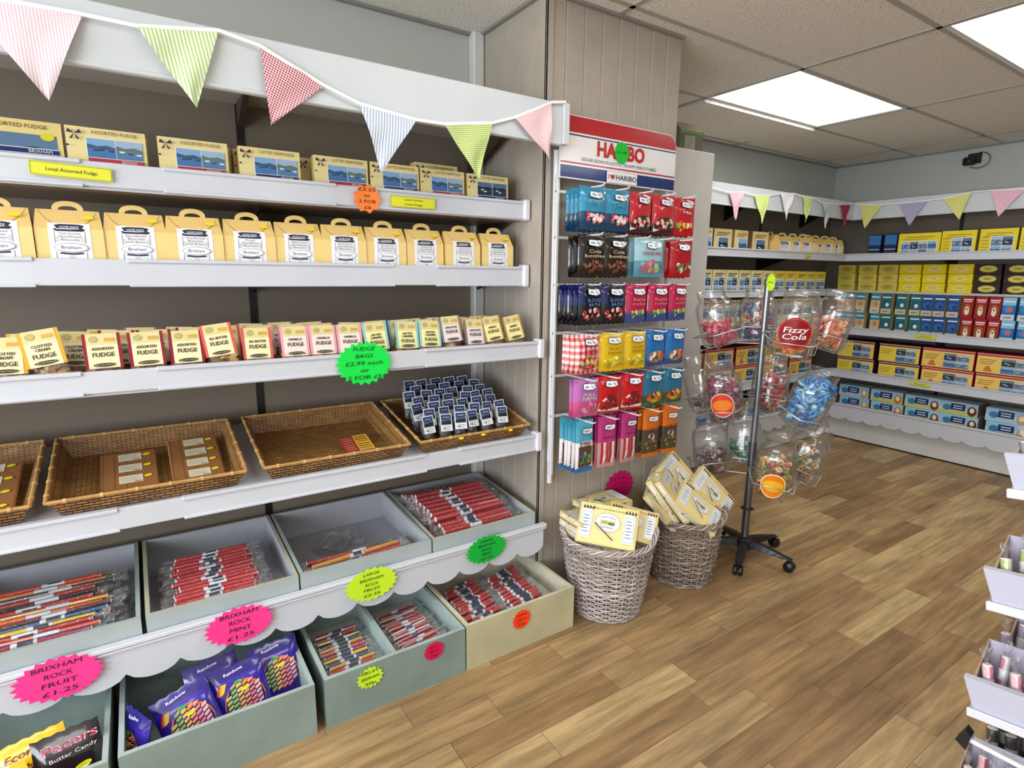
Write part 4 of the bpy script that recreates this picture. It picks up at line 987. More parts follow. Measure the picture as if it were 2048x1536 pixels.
sp = [stick(['#b8101f', '#c8182a', '#b8101f', '#c8182a', '#a80e1c'], .325, .0115, seed=50 + i, lab=.17, lx=R.uniform(-.03, .02)) for i in range(3)]
g = 'large red rock sticks in the right bin'; n = 0
for layer in range(4):
    for i in range(15 - 2 * layer):
        if layer == 3 and i < 2: continue
        y = 1.895 + i * .0265 + layer * .014; put(sp[n % 3], 1.085 + R.uniform(-.01, .012) + (.02 if y < 2.0 else 0) - max(0, y - 2.1) * .1, y, .385 + layer * .0225 + max(0, y - 1.95) * .27, 'thick red rock stick in clear wrap in the bin by the pillar', 'rock stick', g, rz=R.uniform(-.02, .03), rx=R.uniform(-.6, .6)); n += 1
# crumpled clear film lying in the bins
def crumple(name, x, y, z, sx, sy, sz, lb, seed, parent=None):
    R = random.Random(seed); mb = MB()
    for q in range(7):
        cx, cy, cz = R.uniform(-sx, sx) * .6, R.uniform(-sy, sy) * .6, R.uniform(0, sz) * .5; n = 5; vs = []
        for j in range(n):
            for i in range(n): vs.append((cx + (i / (n - 1) - .5) * sx + R.uniform(-.008, .008), cy + (j / (n - 1) - .5) * sy + R.uniform(-.008, .008), max(.002, cz + R.uniform(-sz, sz) * .5)))
        mb.add(vs, [(j * n + i, j * n + i + 1, (j + 1) * n + i + 1, (j + 1) * n + i) for j in range(n - 1) for i in range(n - 1)], '#fff', 'film')
    o = mb.build(name, parent); o.location = (x, y, z)
    if lb: tag(o, lb, 'wrapper', 'crumpled clear film lying in the bins')
    return o
crumple('clear_film', .60, 2.14, .365, .12, .10, .05, 'crumpled clear film lying at the back of the nearly empty bin', 1)
crumple('clear_film', .80, 1.98, .366, .05, .09, .05, 'crumpled clear film in the right corner of the nearly empty bin', 2)
crumple('clear_film', 1.29, 2.12, .366, .05, .2, .06, 'crumpled clear film right of the thick red rock sticks', 3)
crumple('clear_film', -.13, 2.0, .366, .05, .16, .06, 'crumpled clear film at the right end of the left bin', 4)
# short sticks in the floor crates (raised on a false bottom of card)
for i, (a, b) in enumerate([(.402, .618), (.636, .877), (.917, 1.392)]):
    mb = MB(); mb.box((a, 1.666, .008), (b, 2.054, .095), '#b4b8ac'); o = mb.build('card_riser'); tag(o, ['plain card riser in the left half of the divided crate', 'plain card riser in the right half of the divided crate', 'plain card riser filling the base of the cream crate'][i], 'riser')
sp = [stick(RB[i], .155, .0078, seed=60 + i, lab=.36, lx=R.uniform(-.005, .01)) for i in range(5)]
g = 'short rainbow rock sticks in the divided crate'
for n in range(26):
    y = 1.69 + (n % 13) * .0215; l_ = n // 13
    put(sp[n % 5], .505 + R.uniform(-.008, .008), y + l_ * .01, .107 + l_ * .016, 'short rainbow rock stick with white label in the divided crate', 'rock stick', g, rz=R.uniform(-.04, .10), rx=R.uniform(0, 6) * (0) + .3)
sp = [stick(['#b01828', '#f0e6e6', '#c02838', '#f0e6e6'], .15, .006, '#3c5aa0' if i == 0 else '#e9e3e3', .18, dark=False, seed=70 + i) for i in range(3)]
g = 'thin red and white rock sticks in the divided crate'
for n in range(42):
    l_ = n // 16; y = 1.69 + (n % 16) * .0185 + .008 * l_
    put(sp[n % 3], .755 + R.uniform(-.012, .012), y, .105 + l_ * .012, 'thin red and white rock stick in the divided crate', 'rock stick', g, rz=R.uniform(.05, .22), rx=R.uniform(0, 6))
sp = [stick(['#d01c2c', '#c81828', '#d8323c'], .165, .009, '#eceaf0', .40, seed=80 + i, lx=R.uniform(-.008, .008)) for i in range(3)]
g = 'short red rock sticks with white labels in the cream crate'
for n in range(64):
    cl_ = n % 2; k = n // 2; l_ = k // 13; i = k % 13
    x = (1.03, 1.235)[cl_] + R.uniform(-.012, .012); y = 1.70 + i * .0235 + l_ * .01
    if y > 2.02: continue
    put(sp[n % 3], x + (i - 6) * .003, y, .108 + l_ * .0185, 'short red rock stick with white label in the cream crate', 'rock stick', g, rz=R.uniform(.12, .32), rx=.4 + R.uniform(-.4, .5))
crumple('clear_film', 1.13, 1.80, .13, .04, .07, .03, 'crumpled clear film between the short red rock sticks', 6)

# ---------------------------------------------------------------- pillow packs
def pillow(name, w, h, d, base, design, band=.012, col2=None, mat='pack', nx=10, ny=12, hang=True, colf=None):
    """origin at the top centre; the pack hangs down, its face towards -y"""
    mb = MB()
    def depth(u, v):
        a = min(1, max(0, (v + h - band) / (.22 * h))); b = min(1, max(0, (-v - band) / (.22 * h)))
        s = max(0, 1 - (2 * abs(u) / w) ** 4)
        return d / 2 * (s ** .5) * min(1, math.sin(a * PI / 2)) * min(1, math.sin(b * PI / 2)) + .0008 + .0012 * math.sin(u * 160 + v * 90) * s
    f = lambda u, v, hh: (u, -depth(u, v) - hh, v)
    vs = []; fs = []; cs = []
    for side in (0, 1):
        o = len(vs)
        for j in range(ny + 1):
            v = -h * j / ny
            for i in range(nx + 1):
                u = -w / 2 + w * i / nx; q = depth(u, v); z = v
                if j in (0, ny): z += .002 * (-1) ** i
                vs.append((u, -q if side == 0 else q, z))
        for j in range(ny):
            for i in range(nx):
                a = o + j * (nx + 1) + i; q = (a, a + nx + 1, a + nx + 2, a + 1)
                fs.append(q if side == 0 else q[::-1]); u = -w / 2 + w * (i + .5) / nx; v = -h * (j + .5) / ny
                cs.append(colf(u, v, side) if colf else base)
    mb.add(vs, fs, cs, mat, True)
    p = Print(mb, f, 'gloss', .0006)
    if design: design(p, w, h)
    return mb.build(name)
def logo(p, u, v, s=1.0):
    p.poly([(u - .032 * s, v - .008 * s), (u - .028 * s, v + .013 * s), (u - .01 * s, v + .016 * s), (u + .012 * s, v + .012 * s), (u + .03 * s, v + .014 * s), (u + .033 * s, v - .006 * s), (u + .012 * s, v - .015 * s), (u - .014 * s, v - .012 * s)], '#1c2c50')
    p.poly([(u - .029 * s, v - .006 * s), (u - .026 * s, v + .011 * s), (u - .01 * s, v + .0135 * s), (u + .012 * s, v + .010 * s), (u + .028 * s, v + .0115 * s), (u + .030 * s, v - .005 * s), (u + .012 * s, v - .0125 * s), (u - .013 * s, v - .010 * s)], '#eef1f4')
    p.text('VIDAL', u, v, .0135 * s, '#1c2c50', .046 * s, bold=.0006)
def sweets(p, u, v, ru, rv, cols, n, r, seed):
    R = random.Random(seed); k = p.k + 1
    for i in range(n):
        a = R.uniform(0, 2 * PI); q = R.random() ** .5; p.ell(u + ru * q * math.cos(a), v + rv * q * math.sin(a), r * R.uniform(.7, 1.2), r * R.uniform(.6, 1.1), R.choice(cols), 8, R.uniform(0, 3), k + i % 5)
    p.k = k + 5
def mk(base, words, sw, n=18, extra=None, tcol='#ffffff', bg=None, sz=.018):
    def d(p, w, h):
        if extra: extra(p, w, h)
        if bg: p.ell(.0, -h * .74, w * .40, h * .17, bg)
        sweets(p, 0, -h * .74, w * .36, h * .14, sw, n, w * .07, n + len(words[0]) if words else n)
        y = -h * .40
        for q in words: p.text(q, .004, y, sz, '#10141c', min(w * .78, .012 * len(q) + .01), bold=.001); p.text(q, .004, y, sz, tcol, min(w * .78, .012 * len(q) + .01)); y -= sz * .95
        logo(p, .004, -h * .2, min(1, w / .11))
    return d
BW, BH, BD = .126, .158, .03
def band2(c, f0, f1):
    return lambda p, w, h: p.rect(-w * .46, -h * f1, w * .46, -h * f0, c, nu=6, nv=4)
def tint(top, bot, f=.5): return lambda u, v, s: top if -v < BH * f else bot
P = {}
P['marsh'] = pillow('sweet_pack', BW, BH, BD, '#1d6f93', mk(0, ['JUMBO'], ['#f0b6b8', '#f4e8e0', '#c8303c', '#e8909c'], 20, tcol='#5fa8d0'), colf=tint('#2a86a8', '#163f60', .55))
P['fruit'] = pillow('sweet_pack', BW, BH, BD, '#b01c2c', mk(0, [], ['#d83a3a', '#e8e0d0', '#3a6a44', '#e6b0a0'], 16, bg='#2c4034', extra=lambda p, w, h: p.poly([(-w * .45, -h * .5), (-w * .12, -h * .3), (-w * .2, -h * .9), (-w * .45, -h * .95)], '#dfe4e2')), colf=tint('#b8202e', '#4a1c20', .72))
P['redmix'] = pillow('sweet_pack', BW, BH, BD, '#b81424', mk(0, ['Mix'], ['#e8e8e0', '#5cb46a', '#e2502c', '#f2b62c'], 16, tcol='#f2e2e2'))
P['cola'] = pillow('sweet_pack', BW, BH, BD, '#1c1614', mk(0, ['Cola', 'bottles'], ['#6a4030', '#8a5a48', '#4a2c24', '#7a4c3c'], 20, tcol='#e8c8a0'))
P['aqua'] = pillow('sweet_pack', BW * 1.35, BH, BD, '#7fb6c6', mk(0, ['SOUR MIX'], ['#7fb06a', '#3f86b8', '#e05a78', '#d8b86a', '#78c0b8'], 26, tcol='#d0406a'), colf=tint('#9cc8d4', '#5f94a8', .6))
P['redsweet'] = pillow('sweet_pack', BW, BH, BD, '#a81420', mk(0, [], ['#f0eee8', '#d8d8d4', '#4c9c5c', '#c8303c'], 14))
P['blood'] = pillow('sweet_pack', BW, BH, BD, '#101428', mk(0, ['BLOOD', 'BATH'], ['#e8e2e0', '#c83c3c', '#d8b0a4', '#b02c34'], 16, tcol='#6f9ad8'), colf=lambda u, v, s: '#18205a' if -v < BH * .5 and abs(u) > BW * .3 else '#0e1120')
P['rellp'] = pillow('sweet_pack', BW * .9, BH, BD, '#c02050', mk(0, ['Relle', 'nolas'], ['#4ca8a8', '#2c6a8c', '#e85c8c', '#b8d84c'], 14, tcol='#f08a8a'), colf=lambda u, v, s: '#b81c4c' if -v < BH * .75 else '#3a4c8c')
def ging(u, v, s):
    a = int((u + 1) / .0126) % 2; b = int((-v) / .0132) % 2
    return '#d42430' if a and b else '#f2e6e2' if not a and not b else '#e48a88'
P['rellg'] = pillow('sweet_pack', BW, BH, BD, '#d42430', mk(0, ['Relle', 'nolas'], ['#5c9c3c', '#d43a30', '#e8c83c', '#c8b89c'], 16, tcol='#c01c28', bg='#9c3a34'), colf=ging)
P['sour'] = pillow('sweet_pack', BW, BH, BD, '#dfb80c', mk(0, ['Sour', 'Lemon'], ['#f0d83c', '#c8b82c', '#a8a830', '#f4e47c'], 20, tcol='#b88a10'))
P['blue'] = pillow('sweet_pack', BW, BH, BD, '#1f66b0', mk(0, [], ['#e8a030', '#d8502c', '#78b83c', '#efe8dc', '#c83c50'], 22, bg='#b07c34'), colf=tint('#1f6cb4', '#174a94', .8))
P['teeth'] = pillow('sweet_pack', BW, BH, BD, '#c074b4', mk(0, ['FULL', 'TEETH'], ['#d87c94', '#c45c80', '#e8a8b0'], 16, tcol='#f6eef4'), colf=tint('#b86cb0', '#c8508c', .6))
P['cherry'] = pillow('sweet_pack', BW, BH, BD, '#c41420', mk(0, [], ['#7c1c20', '#5c1418', '#a83040'], 16, extra=lambda p, w, h: (p.poly([(-w * .44, -h * .93), (-w * .44, -h * .72), (-w * .2, -h * .55), (w * .05, -h * .7), (w * .44, -h * .88), (w * .44, -h * .95)], '#efe6e2'), p.poly([(-.01, -h * .48), (.02, -h * .48), (.03, -h * .72), (-.02, -h * .72)], '#6a2026'))))
P['bears'] = pillow('sweet_pack', BW, BH, BD, '#1f5f60', mk(0, [], ['#e07c2c', '#c8342c', '#e2b83c', '#a8542c', '#d8a070'], 30, bg='#7a4426'), colf=tint('#1d6a8c', '#24582c', .7))
LW, LH = .094, .222
P['pencil'] = pillow('sweet_pack', LW, LH, .016, '#5fb2cc', mk(0, ['SOUR', 'PENCILS'], ['#c8a82c', '#3c9c4c', '#b03c2c', '#3c5cb0'], 18, extra=lambda p, w, h: (p.rect(-w * .4, -h * .98, w * .4, -h * .9, '#1f6cb4', nu=4), p.rect(-w * .38, -h * .88, w * .38, -h * .5, '#5a4038', nu=6, nv=4)), sz=.014), colf=lambda u, v, s: '#4fa8c4' if -v < LH * .42 else ('#efe9ea' if s or abs(u) > LW * .3 else '#7a4c3c') if -v < LH * .9 else '#2a74c0')
P['tubes'] = pillow('sweet_pack', LW, LH, .016, '#c02c7c', mk(0, ['Quench'], ['#c8303c'], 1, extra=lambda p, w, h: ([p.rect(-w * .36 + i * w * .15, -h * .92, -w * .36 + i * w * .15 + w * .10, -h * .5, ['#b01c28', '#e8dcdc', '#c42838'][i % 3], nv=4) for i in range(5)]), tcol='#7a1c68', sz=.015), colf=lambda u, v, s: '#b8347c' if -v < LH * .46 else '#c88c94')
P['laces'] = pillow('sweet_pack', LW, LH, .016, '#c8641c', mk(0, ['LACES'], ['#8a9c3c', '#5a5a34', '#a8704c', '#6a6a4c'], 16, extra=lambda p, w, h: (p.rect(-w * .40, -h * .9, w * .40, -h * .45, '#4c4030', nu=6, nv=4), p.ell(0, -h * .56, w * .2, h * .06, '#cfc6dc')), tcol='#d0342c', sz=.016), colf=lambda u, v, s: '#d06c20' if -v < LH * .42 or -v > LH * .93 else ('#e4ddd8' if s else '#4c4034'))
# ---------------------------------------------------------------- the rack
t = empty('sweet_rack', (0, 0, 0))
for x in (1.432, 2.062):
    mb = MB(); mb.cbox((x - .007, 1.853, .60), (x + .007, 1.871, 1.84), '#d6d8da', 'gloss', .002); mb.build('post', t)
ROWS = [1.777, 1.600, 1.412, 1.215, 1.035, .862]
for z in ROWS:
    mb = MB(); mb.cbox((1.425, 1.856, z - .006), (2.07, 1.866, z + .006), '#d9dbdd', 'gloss', .002); mb.build('cross_bar', t)
COLX = [1.495, 1.622, 1.752, 1.882, 2.010]
for z in ROWS:
    for x in COLX:
        mb = MB(); mb.tube([(x - .006, 1.86, z + .004), (x - .006, 1.665, z + .004), (x, 1.655, z + .012), (x + .006, 1.665, z + .004), (x + .006, 1.86, z + .004)], .0022, '#e4e6ea', 'gloss', 6); mb.build('hook', t)
# header board
mb = MB(); xa, xb, za, zb_ = 1.424, 2.075, 1.826, 2.062
out = [(xa, za), (xb, za), (xb, zb_ - .06)] + [(xb - .05 + .05 * math.cos(a), zb_ - .05 + .05 * math.sin(a)) for a in (.3, .7, 1.1, 1.57)] + [(xa + .03, zb_), (xa, zb_ - .03)]
mb.prism(out, .008, '#e9e7e6', 'gloss', 'y', 1.838)
p = Print(mb, front(1.838), 'gloss', .0004); H_ = zb_ - za; W_ = xb - xa
cl = lambda z0, z1, col, k: p.poly([(xa + .002, z0), (xb - .002, z0), (xb - .002, z1), (xa + .002, z1)], col, k)
p.poly([(xa + .002, zb_ - .062), (xb - .002, zb_ - .062)] + [(xb - .05 + .047 * math.cos(a), zb_ - .05 + .047 * math.sin(a)) for a in (.3, .7, 1.1, 1.57)] + [(xa + .03, zb_ - .003), (xa + .003, zb_ - .03)], '#b01420', 2)
cl(zb_ - .074, zb_ - .069, '#1c2a5c', 2); cl(za + .058, za + .064, '#b01420', 2); cl(za + .005, za + .050, '#16306e', 2)
cx = (xa + xb) / 2
for ch, dx in zip('HARIBO', (-.128, -.078, -.026, .012, .05, .105)): pass
[p.text('HARIBO', cx - .007 + a_, za + .124 + b_, .080, '#c0141c', .262) for a_ in (-.0022, .0022) for b_ in (-.0022, .0022)]
p.text('KIDS AND GROWN UPS LOVE IT SO - THE HAPPY WORLD OF HARIBO', cx - .01, za + .078, .018, '#20242c', .42)
p.rect(cx - .085, za + .004, cx + .088, za + .048, '#ecebea'); p.text('I', cx - .074, za + .026, .026, '#14161c', bold=.001)
hx, hz = cx - .053, za + .026
p.poly([(hx, hz - .012), (hx + .013, hz + .002), (hx + .011, hz + .010), (hx + .005, hz + .011), (hx, hz + .006), (hx - .005, hz + .011), (hx - .011, hz + .010), (hx - .013, hz + .002)], '#b8242c')
p.text('HARIBO', cx + .024, za + .026, .030, '#14161c', .118, bold=.001)
mb.build('header_board', t)
tag(t, 'wall mounted white sweet rack with red and blue header board on the pillar', 'rack')
desc = {'marsh': 'blue marshmallow pack', 'fruit': 'red fruit sweet pack', 'redmix': 'bright red mix pack', 'cola': 'brown cola bottle pack', 'aqua': 'wide pale blue sour mix pack', 'redsweet': 'red sweet pack with white shapes', 'blood': 'navy and black jelly pack', 'rellp': 'pink liquorice pack',
        'rellg': 'red gingham sweet pack', 'sour': 'yellow sour lemon pack', 'blue': 'blue fruit jelly pack', 'teeth': 'pink jelly teeth pack', 'cherry': 'red cherry cola pack', 'bears': 'green and blue jelly bear pack', 'pencil': 'long pale blue pencil sweet pack', 'tubes': 'long pink tube sweet pack', 'laces': 'long orange laces pack'}
GRID = [[('marsh', 4), ('marsh', 2), ('fruit', 3), ('fruit', 3), ('redmix', 2)], [('cola', 3), ('cola', 2), ('aqua', 2), None, ('redsweet', 2)], [('blood', 6), ('blood', 3), ('rellp', 2), ('rellp', 2), ('rellp', 2)],
        [('rellg', 4), ('sour', 2), ('sour', 3), ('blue', 2), ('blue', 2)], [('teeth', 2), ('cherry', 3), ('cherry', 3), ('bears', 2), ('bears', 2)], [('pencil', 5), ('tubes', 3), ('tubes', 3), ('laces', 4), ('laces', 3)]]
R = random.Random(9); rn = ['top', 'second', 'third', 'fourth', 'fifth', 'bottom']
for r_, rowd in enumerate(GRID):
    for c_, it in enumerate(rowd):
        if not it: continue
        k, n = it; x = COLX[c_] + (.062 if k == 'aqua' else 0) + (.0 if k != 'aqua' else 0)
        for q in range(n):
            y = 1.722 + q * (.026 if r_ < 5 else .024); 
            if y > 1.845: break
            o = dup(P[k]); pose(o, (x + R.uniform(-.004, .004), y, ROWS[r_] + .006 - (.004 if q else 0)), rz=R.uniform(-.10, .04), rx=R.uniform(-.03, .03))
            hk = ['leftmost', 'second', 'middle', 'fourth', 'rightmost'][c_]; pos = 'front pack' if q == 0 else ['', 'next pack back', 'third pack', 'fourth pack', 'fifth pack', 'sixth pack'][q]
            tag(o, '%s, %s, %s hook, %s rack row' % (desc[k], pos, hk, rn[r_]), 'sweet pack', 'sweet packs hanging on the rack')
# ---------------------------------------------------------------- packs in the floor crates
def twist(p, w, h):
    p.ell(w * .04, -h * .54, w * .38, h * .31, '#e8822c'); p.ell(w * .04, -h * .56, w * .365, h * .29, '#2a1c70')
    for q, c in enumerate(('#c83c2c', '#e8822c', '#efc83c')): p.poly([(-w * .45 + q * .006, -h * .35), (-w * .40 + q * .008, -h * .32), (-w * .30 + q * .006, -h * .2), (-w * .36 + q * .004, -h * .2)], c)
    cols = ['#a8c83c', '#6fa83c', '#e8a82c', '#e8702c', '#e0506c', '#f0a0a8']; k = p.k + 1
    for i, c in enumerate(cols):
        x = -w * .24 + i * w * .11
        for j in range(9):
            y = -h * .85 + j * h * .065
            if ((x - w * .04) / (w * .33)) ** 2 + ((y + h * .53) / (h * .25)) ** 2 > 1: continue
            p.poly([(x - w * .05, y), (x + w * .05, y + h * .03), (x + w * .05, y + h * .062), (x - w * .05, y + h * .032)], c, k); p.poly([(x - w * .05, y + h * .032), (x + w * .05, y + h * .062), (x + w * .05, y + h * .072), (x - w * .05, y + h * .042)], '#f4ecd0', k)
    p.k = k + 1
    p.text('Rainbow', -w * .06, -h * .085, .012, '#e9e4f4', w * .36, rot=.1, bold=.0006); p.text('TWISTS', 0, -h * .955, .016, '#eee', w * .6); p.ell(-w * .02, -h * .24, .012, .006, '#3c9c4c', 10); p.ell(w * .08, -h * .36, .014, .006, '#efe322', 12, .2)
tw = pillow('sweet_pack', .155, .21, .03, '#2c1c8c', twist, colf=lambda u, v, s: '#33209c' if -v > .03 else '#271a7c')
def eco(p, w, h):
    p.text('Economy', 0, -h * .2, .026, '#7a2c1c', w * .8, rot=.05, shear=.25, bold=.0015); p.text('Pack', .01, -h * .42, .030, '#7a2c1c', w * .62, rot=.05, shear=.25, bold=.0015); sweets(p, 0, -h * .75, w * .4, h * .15, ['#e08a2c', '#d8502c', '#efe08c'], 16, .012, 3)
ec = pillow('sweet_pack', .15, .17, .028, '#efc41c', eco)
def pac(p, w, h):
    p.text('Pacers', .006, -h * .15, .034, '#f0e4ea', w * .80, rot=.06, bold=.003); p.text('Pacers', .006, -h * .15, .033, '#a82048', w * .79, rot=.06, bold=.0012); p.text('Butter Candy', .012, -h * .27, .014, '#e8d4dc', w * .7, rot=.06); p.ell(w * .18, -h * .46, .02, .008, '#efe322', 12, .2)
    sweets(p, 0, -h * .68, w * .38, h * .2, ['#4a3036', '#5c3c40', '#3a2428'], 16, .014, 4)
pc = pillow('sweet_pack', .15, .22, .03, '#1c1418', pac)
for i, (pr, x, y, z, rz, rx, ry, lb) in enumerate([(tw, -.01, 1.80, .215, -.1, -.50, -.32, 'purple twist pack lying nearest the middle of the second crate'), (tw, .15, 1.82, .225, .0, -.45, -.12, 'purple twist pack centred in the second crate, leaning back'), (tw, .27, 1.87, .228, .05, -.42, -.05, 'purple twist pack in the right rear of the second crate'),
                       (tw, -.105, 1.78, .20, -1.2, -.3, -.1, 'purple twist pack seen edge on at the left of the second crate'), (tw, .085, 1.89, .222, 0, -.4, -.1, 'purple twist pack tucked behind the nearest one'),
                       (ec, -.43, 1.745, .178, .0, -.45, -.25, 'yellow economy sweet pack nearest the left picture edge'), (ec, -.36, 1.85, .19, 0, -.5, -.15, 'yellow economy sweet pack partly behind the black one'), (pc, -.275, 1.78, .222, -.05, -.38, -.12, 'black sweet pack with pink lettering in the left crate')]):
    o = dup(pr); o.matrix_world = TR(x, y, z) @ Matrix.Rotation(rz, 4, 'Z') @ Matrix.Rotation(rx, 4, 'X') @ Matrix.Rotation(ry, 4, 'Y'); tag(o, lb, 'sweet pack')
# ---------------------------------------------------------------- handwritten starbursts and labels
def starburst(x, y, z, a, b, n, col, lines, lb, ink='#1c2320', depth=.18, tsz=.016, rot=0, name='price_star', rz=0):
    mb = MB(); poly = []
    for i in range(2 * n):
        t_ = PI * i / n; q = 1 if i % 2 == 0 else 1 - depth; poly.append((a * q * math.cos(t_), b * q * math.sin(t_)))
    k = len(poly); vs = [(0, -.0012, 0)] + [(u, -.0012 - .002 * abs(u) / a, v) for u, v in poly] + [(0, 0, 0)] + [(u, -.002 * abs(u) / a, v) for u, v in poly]
    fs = [(0, 1 + i, 1 + (i + 1) % k) for i in range(k)] + [(k + 1, k + 2 + (i + 1) % k, k + 2 + i) for i in range(k)] + [(1 + i, k + 2 + i, k + 2 + (i + 1) % k, 1 + (i + 1) % k) for i in range(k)]
    mb.add(vs, [f[::-1] for f in fs], col)
    p = Print(mb, lambda u, v, h: (u, -.0018 - .002 * abs(u) / a - h, v))
    y0 = tsz * 1.28 * (len(lines) - 1) / 2
    for i, ln in enumerate(lines): p.text(ln, 0, y0 - i * tsz * 1.28, tsz, ink, min(a * 1.3, len(ln) * tsz * .78), rot=rot, shear=.12)
    o = mb.build(name); pose(o, (x, y, z), rz=rz); tag(o, lb, 'price sign'); return o
starburst(.63, 1.872, 1.150, .10, .076, 22, '#0ce04c', ['FUDGE', 'BAGS', '£2.99 each', 'or', '2 FOR £5'], 'large green starburst sign for fudge bags on the third shelf lip', depth=.14, tsz=.019, rot=-.0)
starburst(.703, 1.991, 1.705, .052, .050, 9, '#ff8438', ['£3.25', 'or', '2 FOR', '£6'], 'small orange starburst sign on the top shelf lip', tsz=.0155, depth=.2)
PK = '#ff3c92'
starburst(-.276, 1.829, .350, .104, .066, 22, PK, ['BRIXHAM', 'ROCK', 'FRUIT', '£1.25'], 'large pink starburst sign for fruit rock at bottom left', depth=.14, tsz=.020)
starburst(.178, 1.829, .349, .103, .065, 22, PK, ['BRIXHAM', 'ROCK', 'MINT', '£1.25'], 'large pink starburst sign for mint rock', depth=.14, tsz=.020)
starburst(.61, 1.829, .356, .098, .064, 22, '#c8f02c', ['LARGE', 'BRIXHAM', 'ROCK', 'FRUIT', '£2.25'], 'large lime starburst sign for large fruit rock', depth=.13, tsz=.0155)
starburst(1.09, 1.829, .360, .096, .060, 22, '#0cb43c', ['LARGE', 'BRIXHAM', 'ROCK', 'MINT', '£2.25'], 'dark green starburst sign for large mint rock', depth=.13, tsz=.0145)
starburst(.532, 1.648, .130, .046, .040, 16, '#c8f02c', ['FRUIT', 'BRIXHAM', '50p'], 'small lime starburst sign on the divided floor crate', tsz=.016)
starburst(.766, 1.648, .137, .040, .036, 16, '#d80c4c', ['RED', 'MINT', '50p'], 'small crimson starburst sign on the divided floor crate', tsz=.013, ink='#8c0830')
starburst(1.142, 1.648, .128, .044, .042, 16, '#ff4418', ['MINI', 'MINT', '50p'], 'small orange red starburst sign on the cream floor crate', tsz=.015, ink='#9c2008')
starburst(1.742, 1.834, 1.952, .041, .044, 16, '#0cb82c', ['£1.49'], 'small green starburst sign stuck over the rack header lettering', tsz=.016, ink='#0a5c1c', depth=.1)
starburst(1.885, 1.90, .445, .094, .078, 16, '#c80c64', ['3 FOR', '£2.50', 'OR £1', 'EACH'], 'deep magenta starburst sign hanging below the rack', tsz=.02, ink='#8c0848', depth=.12)
def shelf_label(x, y, z, w, h, lines, lb, ry=0, name='shelf_label', rz=0):
    mb = MB(); mb.cbox((-w / 2, -.0014, -h / 2), (w / 2, 0, h / 2), '#dfe03c', 'gloss', .0004); p = Print(mb, front(-.0014)); p.frame(-w / 2 + .002, -h / 2 + .002, w / 2 - .002, h / 2 - .002, '#5c6a1c', .0009)
    if not lines: p.rect(-w * .3, -h * .08, w * .3, h * .08, '#6c7424')
    for i, ln in enumerate(lines): p.text(ln, 0, (len(lines) - 1) * h * .2 - i * h * .4, h * (.36 if len(lines) == 1 else .24), '#2c3418', w * (.62 if len(lines) == 1 else .4))
    o = mb.build(name); pose(o, (x, y, z), ry=ry, rz=rz); tag(o, lb, 'label', None); return o
shelf_label(-.111, 1.992, 1.712, .178, .036, ['Local Assorted Fudge'], 'yellow shelf label reading Local Assorted Fudge', ry=.03)
shelf_label(.876, 1.992, 1.705, .176, .040, ['Local Clotted', 'Cream Fudge'], 'yellow shelf label for local clotted cream fudge')
# ================================================================ wicker baskets with boxes of shortbread
def wicker(name, x, y, rt, rb, h, lb, th0, col, seed):
    R = random.Random(seed); t = empty(name, (x, y, 0)); c2 = col
    rad = lambda z: rb + (rt - rb) * (z / h) ** .85
    mb = MB(); NS = 30
    for k in range(NS):
        a = 2 * PI * k / NS; mb.tube([(rad(z) * math.cos(a), rad(z) * math.sin(a), z) for z in [h * i / 6 for i in range(7)]], .0034, col[0], 'wicker', 5)
    mb.build('stakes', t)
    rows = int(h / .0122); mb = MB(); seg = NS * 2
    for j in range(rows):
        z = .008 + j * (h - .02) / rows; ph = (j % 2); pts = []
        for i in range(seg):
            a = 2 * PI * (i + .0) / seg; q = rad(z) + .0048 * (1 if (i // 1 + ph) % 2 == 0 else -1) * (1 if i % 2 == ph else -1) * 1.0
            q = rad(z) + .0058 * math.cos(PI * i / 2.0 + ph * PI) ; pts.append((q * math.cos(a), q * math.sin(a), z + R.uniform(-.0012, .0012)))
        mb.tube(pts, .0043, R.choice(col), 'wicker', 5, closed=True)
    for z, r_ in ((.004, .008), (h * .42, .006)):
        for s in (0, PI):
            pts = [((rad(z) + .005 * math.cos(9 * 2 * PI * i / 90 + s)) * math.cos(2 * PI * i / 90), (rad(z) + .005 * math.cos(9 * 2 * PI * i / 90 + s)) * math.sin(2 * PI * i / 90), max(.006, z + .004 * math.sin(9 * 2 * PI * i / 90 + s))) for i in range(90)]
            mb.tube(pts, r_ * .7, R.choice(col), 'wicker', 5, closed=True)
    mb.add([(rb * math.cos(2 * PI * k / 24), rb * math.sin(2 * PI * k / 24), .006) for k in range(24)], [tuple(range(24))], '#4a4038', 'wicker')
    mb.build('woven_body', t)
    mb = MB()
    for s in range(4):
        pts = []
        for i in range(120):
            a = 2 * PI * i / 120; up = .035 * max(0, math.cos(2 * (a - th0))) ** 5; q = a * 11 + s * PI / 2
            r = rt + .009 * math.cos(q) + .004; pts.append((r * math.cos(a), r * math.sin(a), h + up + .009 * math.sin(q)))
        mb.tube(pts, .0055, col[s % len(col)], 'wicker', 5, closed=True)
    mb.build('braided_rim', t); tag(t, lb, 'basket', 'round wicker baskets of boxes'); return t
W1 = ['#cdc1bb', '#b6a9a2', '#dad0ca', '#c0b4ae', '#a4968e']
W2 = ['#b4a498', '#9a897c', '#c0b0a4', '#8a7a6e']
wicker('wicker_basket', 1.635, 1.70, .198, .145, .345, 'pale grey round wicker basket in front of the pillar', math.radians(133), W1, 1)
wicker('wicker_basket', 2.13, 1.695, .180, .135, .33, 'browner round wicker basket beside the jar carousel', math.radians(133), W2, 2)
